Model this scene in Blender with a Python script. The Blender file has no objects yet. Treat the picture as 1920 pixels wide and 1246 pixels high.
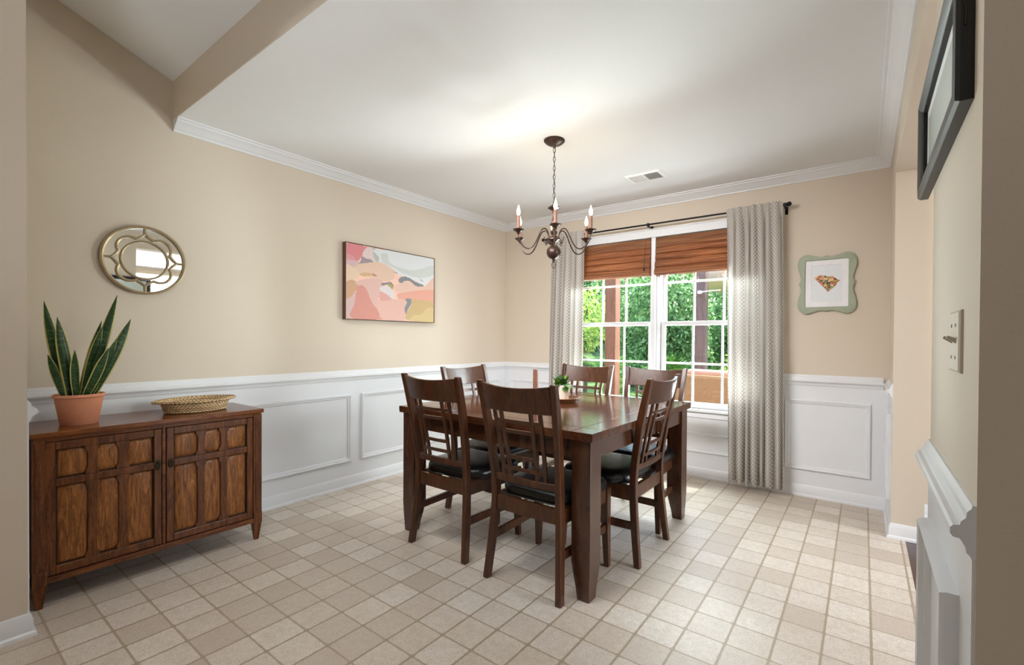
import bpy, math, random
from mathutils import Vector, Matrix
random.seed(7)
C = bpy.context.scene.collection
SC = bpy.context.scene
PI = math.pi

# ------------------------------------------------------------------ camera
def cam_axes(p, r, y):
    f = Vector((math.sin(y)*math.cos(p), math.cos(y)*math.cos(p), math.sin(p)))
    rt = Vector((math.cos(y), -math.sin(y), 0)); up = rt.cross(f)
    r2 = rt*math.cos(r)+up*math.sin(r); u2 = r2.cross(f)
    return r2, u2, f
cd = bpy.data.cameras.new('camera'); cam = bpy.data.objects.new('camera', cd); C.objects.link(cam)
R_, U_, F_ = cam_axes(-0.0087739, 0.0063499, -0.6271607)
cam.matrix_world = Matrix(((R_.x, U_.x, -F_.x, 3.27912), (R_.y, U_.y, -F_.y, -4.01716), (R_.z, U_.z, -F_.z, 1.17147), (0, 0, 0, 1)))
cd.sensor_fit = 'HORIZONTAL'; cd.sensor_width = 36; cd.lens = 860.665/1920*36
cd.shift_x = -36.023/1920; cd.shift_y = 19.834/1920; cd.clip_start = 0.02; cd.clip_end = 200
SC.camera = cam

# ------------------------------------------------------------------ sky, sun, daylight, exposure
SC.view_settings.view_transform = 'Standard'; SC.view_settings.look = 'None'
SC.view_settings.gamma = 1; SC.view_settings.exposure = 0.12; SC.view_settings.use_curve_mapping = False
try:
    SC.cycles.use_denoising = True; SC.cycles.max_bounces = 10; SC.cycles.diffuse_bounces = 6
    SC.cycles.transparent_max_bounces = 24; SC.cycles.sample_clamp_indirect = 6
    SC.cycles.caustics_reflective = False; SC.cycles.caustics_refractive = False
except Exception: pass
w = bpy.data.worlds.new('world'); SC.world = w; w.use_nodes = True
nt = w.node_tree; bg = nt.nodes['Background']
sky = nt.nodes.new('ShaderNodeTexSky'); sky.sky_type = 'NISHITA'; sky.sun_disc = False
sky.sun_elevation = math.radians(58); sky.sun_rotation = math.radians(30); sky.air_density = 1.2; sky.dust_density = 2.5
nt.links.new(sky.outputs[0], bg.inputs[0]); bg.inputs[1].default_value = 1.5
def sun(d, e, ang, col):
    l = bpy.data.lights.new('sun', 'SUN'); l.energy = e; l.angle = math.radians(ang); l.color = col
    o = bpy.data.objects.new('sun', l); C.objects.link(o); o.rotation_euler = Vector(d).to_track_quat('Z', 'Y').to_euler(); return o
sun((0.20, 0.37, 0.82), 11.0, 1.0, (1, .95, .86))
def area(name, loc, look, sx, sy, e, col=(1, 1, 1), spread=180):
    l = bpy.data.lights.new(name, 'AREA'); l.shape = 'RECTANGLE'; l.size = sx; l.size_y = sy; l.energy = e; l.color = col
    l.spread = math.radians(spread)
    o = bpy.data.objects.new(name, l); C.objects.link(o); o.location = loc
    o.rotation_euler = (Vector(loc)-Vector(look)).to_track_quat('Z', 'Y').to_euler(); return o
DAY = (0.93, 0.97, 1.0)
# lamps added around the dining window, standing in for sky and patio light
area('sky_fill_right', (2.95, 0.42, 1.35), (0.6, -1.5, 1.35), 0.5, 1.4, 160, DAY, 100)
area('sky_fill_left', (0.47, 0.43, 1.35), (2.9, -1.6, 1.35), 0.45, 1.4, 215, DAY, 100)
area('patio_fill', (1.75, 0.36, 0.47), (1.75, -1.5, 2.3), 1.7, 0.36, 125, (0.97, .985, .97), 130)
area('sky_fill_high', (1.75, 0.55, 2.35), (1.75, -1.2, 0.6), 1.7, 0.6, 260, DAY, 100)
# daylight of the next room; then fill lamps added at the entry and bulkhead
area('hall_window_light', (7.3, -1.5, 1.5), (4.0, -1.5, 1.3), 1.4, 1.6, 115, DAY)
area('entry_fill', (4.6, -6.9, 1.7), (3.0, -3.0, 1.5), 1.4, 1.8, 9, DAY)  # added fill; the entry wall here has no window
area('entry_up_fill', (1.9, -4.9, 1.0), (1.9, -4.4, 3.4), 1.2, 0.8, 12, (1, .99, .98), 150)  # added fill for the sloped ceiling, not a fixture
area('bulkhead_fill', (1.6, -2.93, 2.28), (1.6, 0, 0.45), 1.5, 0.2, 25, (1, .99, .98), 96)  # unseen fill lamp added to brighten the dining room, no fixture there
area('entry_down_fill', (1.75, -3.45, 2.66), (1.75, -3.3, 0.0), 1.0, 0.3, 5.5, (1, .99, .98), 110)  # added to lift the floor and sideboard, no real downlight

# ------------------------------------------------------------------ materials
def lin(c):
    return tuple(((v/255)/12.92 if v/255 <= .04045 else ((v/255+.055)/1.055)**2.4) for v in c)
def new_mat(name):
    m = bpy.data.materials.new(name); m.use_nodes = True; return m, m.node_tree, m.node_tree.nodes['Principled BSDF']
def N(t, k, **kw):
    n = t.nodes.new('ShaderNode'+k)
    for a, b in kw.items(): setattr(n, a, b)
    return n
def val(t, x): n = N(t, 'Value'); n.outputs[0].default_value = x; return n.outputs[0]
def mth(t, op, a, b=None, c=None):
    n = N(t, 'Math', operation=op)
    for i, v in enumerate((a, b, c)):
        if v is None: continue
        if isinstance(v, (int, float)): n.inputs[i].default_value = v
        else: t.links.new(v, n.inputs[i])
    return n.outputs[0]
def ramp(t, fac, stops):
    n = N(t, 'ValToRGB'); e = n.color_ramp.elements
    while len(e) < len(stops): e.new(.5)
    for k, (p, c) in enumerate(stops): e[k].position = p; e[k].color = (*c, 1)
    t.links.new(fac, n.inputs[0]); return n.outputs[0]
def mixc(t, f, a, b, mode='MIX'):
    n = N(t, 'Mix', data_type='RGBA', blend_type=mode)
    for i, v in ((0, f), (6, a), (7, b)):
        if isinstance(v, (int, float)): n.inputs[i].default_value = v
        elif isinstance(v, tuple): n.inputs[i].default_value = (*v, 1)
        else: t.links.new(v, n.inputs[i])
    return n.outputs[2]
def coords(t, kind='Object', scale=(1, 1, 1), rot=(0, 0, 0), loc=(0, 0, 0)):
    tc = N(t, 'TexCoord'); mp = N(t, 'Mapping'); mp.inputs['Scale'].default_value = scale
    mp.inputs['Rotation'].default_value = rot; mp.inputs['Location'].default_value = loc
    t.links.new(tc.outputs[kind], mp.inputs[0]); return mp.outputs[0]
def noise(t, vec, scale, detail=3, rough=.5, dist=0):
    n = N(t, 'TexNoise'); n.inputs['Scale'].default_value = scale; n.inputs['Detail'].default_value = detail
    n.inputs['Roughness'].default_value = rough; n.inputs['Distortion'].default_value = dist
    t.links.new(vec, n.inputs['Vector']); return n.outputs['Fac']
def bump(t, b, h, strength=.2, dist=.01):
    n = N(t, 'Bump'); n.inputs['Strength'].default_value = strength; n.inputs['Distance'].default_value = dist
    t.links.new(h, n.inputs['Height']); t.links.new(n.outputs[0], b.inputs['Normal'])
def plain(name, rgb, rough=.5, metal=0, nscale=0, nstr=.03, amt=.06, coat=0, spec=None):
    m, t, b = new_mat(name); c = lin(rgb)
    b.inputs['Roughness'].default_value = rough; b.inputs['Metallic'].default_value = metal
    if coat: b.inputs['Coat Weight'].default_value = coat; b.inputs['Coat Roughness'].default_value = .12
    if spec is not None: b.inputs['Specular IOR Level'].default_value = spec
    v = coords(t); f = noise(t, v, nscale or 6, 4)
    t.links.new(ramp(t, f, [(.3, tuple(x*(1-amt) for x in c)), (.7, tuple(min(1, x*(1+amt)) for x in c))]), b.inputs['Base Color'])
    if nscale: bump(t, b, f, nstr)
    return m
def wood(name, stops, stretch=(1, 1, 1), scale=6, rough=.35, coat=.3, rot=(0, 0, 0), dist=1.5, fine=60):
    m, t, b = new_mat(name)
    if 'walnut' in name: b.inputs['Specular IOR Level'].default_value = .28
    if name == 'dark_table_wood': b.inputs['Specular IOR Level'].default_value = .40
    v = coords(t, scale=stretch, rot=rot)
    a = noise(t, v, scale, 5, .6, dist); g = noise(t, v, fine, 2, .5, .2)
    f = mth(t, 'ADD', mth(t, 'MULTIPLY', a, .7), mth(t, 'MULTIPLY', g, .3))
    t.links.new(ramp(t, f, [(p, lin(c)) for p, c in stops]), b.inputs['Base Color'])
    b.inputs['Roughness'].default_value = rough; b.inputs['Coat Weight'].default_value = coat
    b.inputs['Coat Roughness'].default_value = .15; bump(t, b, g, .04, .002)
    return m
M = {}
M['paint'] = plain('wall_paint', (212, 200, 184), .75, 0, 260, .05, .015)
M['white'] = plain('white_trim_paint', (226, 228, 232), .42, 0, 5, .0, .01)
M['ceil'] = plain('ceiling_paint', (231, 233, 236), .85, 0, 200, .05, .01)
M['hallwall'] = plain('hall_wall_paint', (222, 212, 194), .75, 0, 260, .04, .01)
M['hardwood'] = wood('dark_hardwood', [(.3, (34, 18, 16)), (.55, (58, 30, 26)), (.75, (78, 44, 36))], (12, 1, 1), 3, .25, .4)
DARK = [(.28, (38, 17, 9)), (.5, (66, 33, 18)), (.72, (92, 50, 27))]
M['chairwood'] = wood('espresso_chair_wood', [(.28, (42, 22, 11)), (.5, (72, 40, 21)), (.72, (102, 61, 35))], (8, 8, 1.2), 3, .3, .05)
M['tablewood'] = wood('dark_table_wood', [(.28, (46, 23, 13)), (.5, (76, 42, 24)), (.74, (110, 64, 36))], (1.5, 9, 1.5), 3, .12, .0)
M['tablelegwood'] = wood('dark_table_leg_wood', [(.28, (40, 21, 12)), (.5, (68, 38, 22)), (.74, (94, 56, 34))], (8, 8, 1), 3, .27, .4)
M['leather'] = plain('black_leather', (13, 13, 15), .3, 0, 120, .12, .1, spec=.6)
M['cabwood'] = wood('walnut_frame_wood', [(.28, (42, 20, 8)), (.48, (92, 50, 22)), (.70, (140, 84, 42))], (6, 1.2, 6), 5, .34, .12)
M['cabvert'] = wood('walnut_upright_wood', [(.28, (40, 19, 8)), (.48, (88, 48, 21)), (.70, (132, 78, 38))], (8, 8, 1), 5, .34, .12)
M['cabpanel'] = wood('figured_walnut_panel', [(.30, (66, 33, 12)), (.48, (124, 74, 32)), (.66, (172, 114, 60))], (9, 9, 1.0), 5, .36, .1, (.35, 0, 0), 2.2, 80)
M['cabtop'] = wood('walnut_top_wood', [(.28, (64, 29, 10)), (.5, (112, 60, 24)), (.72, (156, 94, 44))], (8, 1, 8), 5, .26, .3)
M['brassdark'] = plain('aged_dark_brass', (52, 44, 32), .4, .8)
M['bronze'] = plain('brown_bronze', (58, 40, 32), .36, .45, 30, .0, .2)
M['sleeve'] = plain('brown_candle_sleeve', (110, 74, 56), .5)
M['black'] = plain('black_iron', (26, 25, 26), .4, .6)
M['gold'] = plain('champagne_gold', (186, 170, 140), .38, .75, 20, 0, .08)
M['golddark'] = plain('champagne_gold_edge', (140, 122, 94), .45, .7)
M['frame_brown'] = plain('walnut_frame', (96, 62, 42), .45)
M['green_frame'] = plain('sage_green_paint', (160, 168, 148), .55, 0, 30, .02, .03)
M['mat_board'] = plain('white_mat_board', (236, 236, 240), .8)
M['paper'] = plain('white_paper', (226, 230, 236), .8)
M['black_frame'] = plain('black_lacquer', (16, 16, 18), .38, 0, 0, 0, .1)
M['silver_bead'] = plain('grey_beading', (110, 112, 116), .35, .5)
M['print'] = plain('pale_print', (206, 216, 212), .25, 0, 3, 0, .03)
M['terracotta'] = plain('terracotta', (222, 152, 118), .8, 0, 14, .03, .07)
M['soil'] = plain('soil', (48, 36, 28), .95, 0, 60, .4, .3)
M['plate'] = plain('switch_plate', (202, 190, 176), .35)
M['taupe'] = plain('taupe_toggle', (190, 182, 168), .4)
M['screw'] = plain('screw_metal', (190, 186, 178), .3, .8)
M['vent'] = plain('vent_enamel', (240, 240, 240), .4)
M['ventdark'] = plain('vent_dark', (120, 118, 118), .8)
M['tray'] = wood('tray_wood', [(.3, (122, 84, 54)), (.55, (160, 116, 78)), (.8, (186, 142, 98))], (6, 1, 1), 5, .5, .1)
M['stick'] = plain('carved_reddish_wood', (124, 80, 60), .6, 0, 90, .5, .3)
M['succulent'] = plain('succulent_leaf', (44, 82, 36), .35, 0, 20, 0, .5)
M['succulent2'] = plain('succulent_leaf_light', (98, 138, 40), .35, 0, 20, 0, .3)
M['postwood'] = wood('cedar_post', [(.25, (90, 56, 42)), (.5, (134, 90, 70)), (.75, (162, 118, 96))], (9, 9, .8), 3, .8, 0)
M['postwood2'] = wood('weathered_post', [(.25, (78, 60, 56)), (.5, (110, 88, 82)), (.75, (134, 112, 104))], (9, 9, .8), 3, .8, 0)
M['concrete'] = plain('slate_paving', (104, 100, 96), .9, 0, 18, .1, .08)
M['brick'] = plain('dark_brick', (74, 58, 52), .95, 0, 14, .2, .15)
M['porch_roof'] = plain('dark_porch_boards', (92, 72, 58), .9)
M['grass'] = plain('grass', (74, 104, 40), .95, 0, 30, .5, .35)
M['fence'] = wood('grey_fence_boards', [(.3, (112, 112, 112)), (.6, (146, 146, 146)), (.8, (172, 170, 168))], (10, 10, 1), 3, .9, 0)
M['cushion'] = plain('peach_cushion', (190, 150, 130), .9, 0, 90, .1, .04)
M['planter'] = plain('grey_planter', (196, 198, 206), .6)
M['bark'] = plain('bark', (86, 66, 50), .9, 0, 20, .6, .3)
M['canvas_shade'] = plain('cream_canvas', (232, 220, 204), .8, 0, 60, .03, .03)
M['roofwhite'] = plain('porch_paint', (225, 225, 222), .7)
m, t, b = new_mat('sunlit_canvas'); b.inputs['Base Color'].default_value = (*lin((236, 226, 212)), 1); b.inputs['Roughness'].default_value = .9
tl = N(t, 'BsdfTranslucent'); tl.inputs[0].default_value = (*lin((240, 228, 210)), 1); mx = N(t, 'MixShader'); mx.inputs[0].default_value = .22
t.links.new(b.outputs[0], mx.inputs[1]); t.links.new(tl.outputs[0], mx.inputs[2]); t.links.new(mx.outputs[0], t.nodes['Material Output'].inputs[0]); M['canvas_shade'] = m
M['darkedge'] = plain('dark_panel_edge', (28, 13, 7), .5)  # very dark brown backing that borders each door panel

def tile_mat():
    m, t, b = new_mat('vinyl_stone_tile'); S = .1524
    tc = N(t, 'TexCoord'); sp = N(t, 'SeparateXYZ'); t.links.new(tc.outputs['Object'], sp.inputs[0])
    u = mth(t, 'ADD', mth(t, 'DIVIDE', sp.outputs[0], S), -.7424+20); v = mth(t, 'ADD', mth(t, 'DIVIDE', sp.outputs[1], S), .088+60)
    fu = mth(t, 'FRACT', u); fv = mth(t, 'FRACT', v)
    du = mth(t, 'SUBTRACT', .5, mth(t, 'ABSOLUTE', mth(t, 'SUBTRACT', fu, .5)))
    dv = mth(t, 'SUBTRACT', .5, mth(t, 'ABSOLUTE', mth(t, 'SUBTRACT', fv, .5)))
    cell = N(t, 'CombineXYZ'); t.links.new(mth(t, 'FLOOR', u), cell.inputs[0]); t.links.new(mth(t, 'FLOOR', v), cell.inputs[1])
    wn = N(t, 'TexWhiteNoise', noise_dimensions='2D'); t.links.new(cell.outputs[0], wn.inputs['Vector'])
    vec = tc.outputs['Object']
    wob = mth(t, 'MULTIPLY', mth(t, 'SUBTRACT', noise(t, vec, 40, 2), .5), .03)
    a = mth(t, 'ADD', mth(t, 'SUBTRACT', du, .028), wob); c = mth(t, 'ADD', mth(t, 'SUBTRACT', dv, .022), wob)
    # rounded tile corner: 1 inside the tile, 0 in the grout
    r = .065
    aa = mth(t, 'MAXIMUM', mth(t, 'SUBTRACT', r, a), 0); cc = mth(t, 'MAXIMUM', mth(t, 'SUBTRACT', r, c), 0)
    d = mth(t, 'SUBTRACT', r, mth(t, 'SQRT', mth(t, 'ADD', mth(t, 'MULTIPLY', aa, aa), mth(t, 'MULTIPLY', cc, cc))))
    n = N(t, 'MapRange'); n.inputs[1].default_value = -.008; n.inputs[2].default_value = .012; t.links.new(d, n.inputs[0]); mask = n.outputs[0]
    big = noise(t, vec, 11, 3); spk = noise(t, vec, 150, 4, .75)
    base = ramp(t, wn.outputs[0], [(0, lin((198, 186, 173))), (.45, lin((216, 206, 194))), (1, lin((230, 223, 214)))])
    base = mixc(t, mth(t, 'MULTIPLY', mth(t, 'SUBTRACT', big, .3), .7), base, lin((196, 178, 160)))
    sm = N(t, 'MapRange'); sm.inputs[1].default_value = .36; sm.inputs[2].default_value = .50; sm.inputs[3].default_value = .5; sm.inputs[4].default_value = 0
    t.links.new(spk, sm.inputs[0])
    base = mixc(t, mth(t, 'MULTIPLY', mth(t, 'SUBTRACT', noise(t, vec, 38, 4, .65), .38), 1.3), base, lin((186, 171, 156)))
    base = mixc(t, sm.outputs[0], base, lin((150, 136, 122)))
    gl = mth(t, 'ABSOLUTE', mth(t, 'SUBTRACT', du, .012)); gm = mth(t, 'LESS_THAN', gl, .005)
    grout = mixc(t, mth(t, 'MULTIPLY', gm, .45), lin((172, 157, 136)), lin((140, 124, 103)))
    t.links.new(mixc(t, mask, grout, base), b.inputs['Base Color'])
    b.inputs['Roughness'].default_value = .46; b.inputs['Specular IOR Level'].default_value = .4
    h = mth(t, 'ADD', mth(t, 'MULTIPLY', mask, .7), mth(t, 'MULTIPLY', spk, .25)); bump(t, b, h, .35, .0025)
    return m
M['tile'] = tile_mat()

def glass_mat(tint=(.93, .97, .95)):
    m, t, b = new_mat('window_glass'); t.nodes.remove(b); o = t.nodes['Material Output']
    tr = N(t, 'BsdfTransparent'); tr.inputs[0].default_value = (*tint, 1); gl = N(t, 'BsdfGlossy'); gl.inputs['Roughness'].default_value = .02
    mx = N(t, 'MixShader'); fr = N(t, 'Fresnel'); fr.inputs[0].default_value = 1.45
    t.links.new(mth(t, 'MULTIPLY', fr.outputs[0], .8), mx.inputs[0]); t.links.new(tr.outputs[0], mx.inputs[1]); t.links.new(gl.outputs[0], mx.inputs[2]); t.links.new(mx.outputs[0], o.inputs[0])
    return m
M['glass'] = glass_mat()
m, t, b = new_mat('mirror'); b.inputs['Base Color'].default_value = (.86, .88, .86, 1); b.inputs['Metallic'].default_value = 1; b.inputs['Roughness'].default_value = .015; M['mirror'] = m
def emit(name, col, s):
    m, t, b = new_mat(name); b.inputs['Base Color'].default_value = (*col, 1); b.inputs['Emission Color'].default_value = (*col, 1); b.inputs['Emission Strength'].default_value = s; return m
M['bulb'] = emit('lit_flame_bulb', (1, .80, .52), 5)
M['lampglass'] = emit('lit_lamp_glass', (1, .93, .82), 3)

def leafmat(name, cols, trans=.45, rough=.5):
    m, t, b = new_mat(name); g = N(t, 'NewGeometry')
    k = len(cols)-1
    c = ramp(t, g.outputs['Random Per Island'], [(i/k, lin(x)) for i, x in enumerate(cols)])
    t.links.new(c, b.inputs['Base Color']); b.inputs['Roughness'].default_value = rough
    tl = N(t, 'BsdfTranslucent'); t.links.new(c, tl.inputs[0]); mx = N(t, 'MixShader'); mx.inputs[0].default_value = trans
    t.links.new(b.outputs[0], mx.inputs[1]); t.links.new(tl.outputs[0], mx.inputs[2]); t.links.new(mx.outputs[0], t.nodes['Material Output'].inputs[0])
    return m
M['leaf'] = leafmat('tree_leaf', [(54, 92, 50), (98, 140, 80), (140, 176, 112), (188, 210, 150)])
M['leafdark'] = leafmat('shrub_leaf', [(40, 74, 44), (62, 104, 58), (92, 138, 76)])
M['leafyellow'] = leafmat('yellow_green_leaf', [(98, 138, 48), (156, 184, 78), (214, 220, 130)])
M['palm'] = leafmat('palm_frond', [(30, 70, 34), (66, 112, 44), (122, 158, 62)])

def curtain_mat():
    m, t, b = new_mat('patterned_curtain'); tc = N(t, 'TexCoord'); sp = N(t, 'SeparateXYZ'); t.links.new(tc.outputs['UV'], sp.inputs[0])
    u = mth(t, 'DIVIDE', sp.outputs[0], .034); v = mth(t, 'DIVIDE', sp.outputs[1], .031)
    def motif(ou, ov):
        a = mth(t, 'SUBTRACT', mth(t, 'FRACT', mth(t, 'ADD', u, ou)), .5); c = mth(t, 'SUBTRACT', mth(t, 'FRACT', mth(t, 'ADD', v, ov)), .5)
        r = mth(t, 'SQRT', mth(t, 'ADD', mth(t, 'MULTIPLY', a, a), mth(t, 'MULTIPLY', c, c)))
        th = mth(t, 'ARCTAN2', c, a); pet = mth(t, 'ABSOLUTE', mth(t, 'COSINE', mth(t, 'MULTIPLY', th, 3)))
        return mth(t, 'LESS_THAN', r, mth(t, 'ADD', .13, mth(t, 'MULTIPLY', pet, .17)))
    f = mth(t, 'MAXIMUM', motif(0, 0), motif(.5, .5))
    c = mixc(t, f, lin((178, 171, 164)), lin((212, 208, 203)))
    t.links.new(c, b.inputs['Base Color']); b.inputs['Roughness'].default_value = .9
    tl = N(t, 'BsdfTranslucent'); t.links.new(c, tl.inputs[0]); mx = N(t, 'MixShader'); mx.inputs[0].default_value = .2
    t.links.new(b.outputs[0], mx.inputs[1]); t.links.new(tl.outputs[0], mx.inputs[2]); t.links.new(mx.outputs[0], t.nodes['Material Output'].inputs[0])
    return m
M['curtain'] = curtain_mat()
def shade_mat():
    m, t, b = new_mat('woven_bamboo'); v = coords(t, scale=(.8, 1, 70)); f = noise(t, v, 2.4, 4, .7); v2 = coords(t, scale=(160, 1, 1)); g = noise(t, v2, 2, 1)
    c = ramp(t, mth(t, 'ADD', mth(t, 'MULTIPLY', f, .94), mth(t, 'MULTIPLY', g, .06)), [(.30, lin((66, 36, 20))), (.43, lin((122, 74, 45))), (.56, lin((162, 108, 70))), (.70, lin((208, 160, 116)))])
    t.links.new(c, b.inputs['Base Color']); b.inputs['Roughness'].default_value = .7
    tl = N(t, 'BsdfTranslucent'); t.links.new(c, tl.inputs[0]); mx = N(t, 'MixShader'); mx.inputs[0].default_value = .25
    t.links.new(b.outputs[0], mx.inputs[1]); t.links.new(tl.outputs[0], mx.inputs[2]); t.links.new(mx.outputs[0], t.nodes['Material Output'].inputs[0])
    bump(t, b, f, .4, .003); return m
M['bamboo'] = shade_mat()
def weave_mat(name, c1, c2, sx, sy, axes=(0, 2), bumpd=.004):
    m, t, b = new_mat(name); tc = N(t, 'TexCoord'); sp = N(t, 'SeparateXYZ'); t.links.new(tc.outputs['Object'], sp.inputs[0])
    a = mth(t, 'SINE', mth(t, 'MULTIPLY', sp.outputs[axes[0]], sx)); c = mth(t, 'SINE', mth(t, 'MULTIPLY', sp.outputs[axes[1]], sy))
    f = mth(t, 'ADD', mth(t, 'MULTIPLY', mth(t, 'MULTIPLY', a, c), .5), .5)
    f = mth(t, 'ADD', mth(t, 'MULTIPLY', f, .8), mth(t, 'MULTIPLY', noise(t, tc.outputs['Object'], 60, 2), .2))
    t.links.new(ramp(t, f, [(.15, lin(c1)), (.6, lin(c2))]), b.inputs['Base Color']); b.inputs['Roughness'].default_value = .75
    bump(t, b, f, .6, bumpd); return m
M['wicker'] = weave_mat('tan_wicker', (92, 60, 36), (174, 132, 92), 260, 260)
M['basket'] = weave_mat('coiled_seagrass', (120, 84, 44), (216, 188, 142), 2.0, 1.0)
# coil pattern of the basket follows its own UVs
def basket_mat():
    m, t, b = new_mat('coiled_seagrass'); tc = N(t, 'TexCoord'); sp = N(t, 'SeparateXYZ'); t.links.new(tc.outputs['UV'], sp.inputs[0])
    row = mth(t, 'FLOOR', sp.outputs[1]); fu = mth(t, 'FRACT', mth(t, 'ADD', sp.outputs[0], mth(t, 'MULTIPLY', row, .5))); fv = mth(t, 'FRACT', sp.outputs[1])
    k = mth(t, 'ABSOLUTE', mth(t, 'SUBTRACT', fu, .5)); l = mth(t, 'ABSOLUTE', mth(t, 'SUBTRACT', fv, .5))
    h = mth(t, 'SUBTRACT', 1.0, mth(t, 'ADD', k, l)); n = noise(t, tc.outputs['Object'], 50, 2)
    f = mth(t, 'ADD', mth(t, 'MULTIPLY', h, .75), mth(t, 'MULTIPLY', n, .3))
    t.links.new(ramp(t, f, [(.35, lin((112, 78, 42))), (.52, lin((206, 172, 122))), (.75, lin((240, 220, 184)))]), b.inputs['Base Color'])
    b.inputs['Roughness'].default_value = .7; bump(t, b, h, .8, .004); return m
M['basket'] = basket_mat()
def pot_mat():
    m, t, b = new_mat('striped_ceramic'); tc = N(t, 'TexCoord'); sp = N(t, 'SeparateXYZ'); t.links.new(tc.outputs['UV'], sp.inputs[0])
    f = mth(t, 'GREATER_THAN', mth(t, 'FRACT', mth(t, 'ADD', sp.outputs[0], mth(t, 'MULTIPLY', mth(t, 'GREATER_THAN', sp.outputs[1], .5), .4))), .3)
    t.links.new(mixc(t, f, lin((176, 138, 122)), lin((240, 232, 222))), b.inputs['Base Color']); b.inputs['Roughness'].default_value = .6; return m
M['stripepot'] = pot_mat()
def snake_mat():
    m, t, b = new_mat('snake_plant_leaf'); tc = N(t, 'TexCoord'); sp = N(t, 'SeparateXYZ'); t.links.new(tc.outputs['UV'], sp.inputs[0])
    e = mth(t, 'ABSOLUTE', mth(t, 'SUBTRACT', sp.outputs[0], .5))
    edge = N(t, 'MapRange'); edge.inputs[1].default_value = .36; edge.inputs[2].default_value = .42; t.links.new(e, edge.inputs[0])
    mp = N(t, 'Mapping'); mp.inputs['Scale'].default_value = (.5, 34, 1); t.links.new(tc.outputs['UV'], mp.inputs[0])
    bands = noise(t, mp.outputs[0], 2.2, 3, .6, .8)
    g = ramp(t, bands, [(.36, lin((14, 40, 20))), (.55, lin((34, 70, 32))), (.70, lin((84, 116, 66)))])
    t.links.new(mixc(t, edge.outputs[0], g, lin((206, 204, 124))), b.inputs['Base Color']); b.inputs['Roughness'].default_value = .35; return m
M['snake'] = snake_mat()
def attr_mat(name, rough=.7):
    m, t, b = new_mat(name); a = N(t, 'VertexColor', layer_name='Col'); v = coords(t, scale=(1, 1, 1)); n = noise(t, v, 90, 3)
    t.links.new(mixc(t, .12, a.outputs[0], n, 'SOFT_LIGHT'), b.inputs['Base Color']); b.inputs['Roughness'].default_value = rough; bump(t, b, n, .08, .001); return m
M['artpaint'] = attr_mat('brushed_paint')

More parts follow.
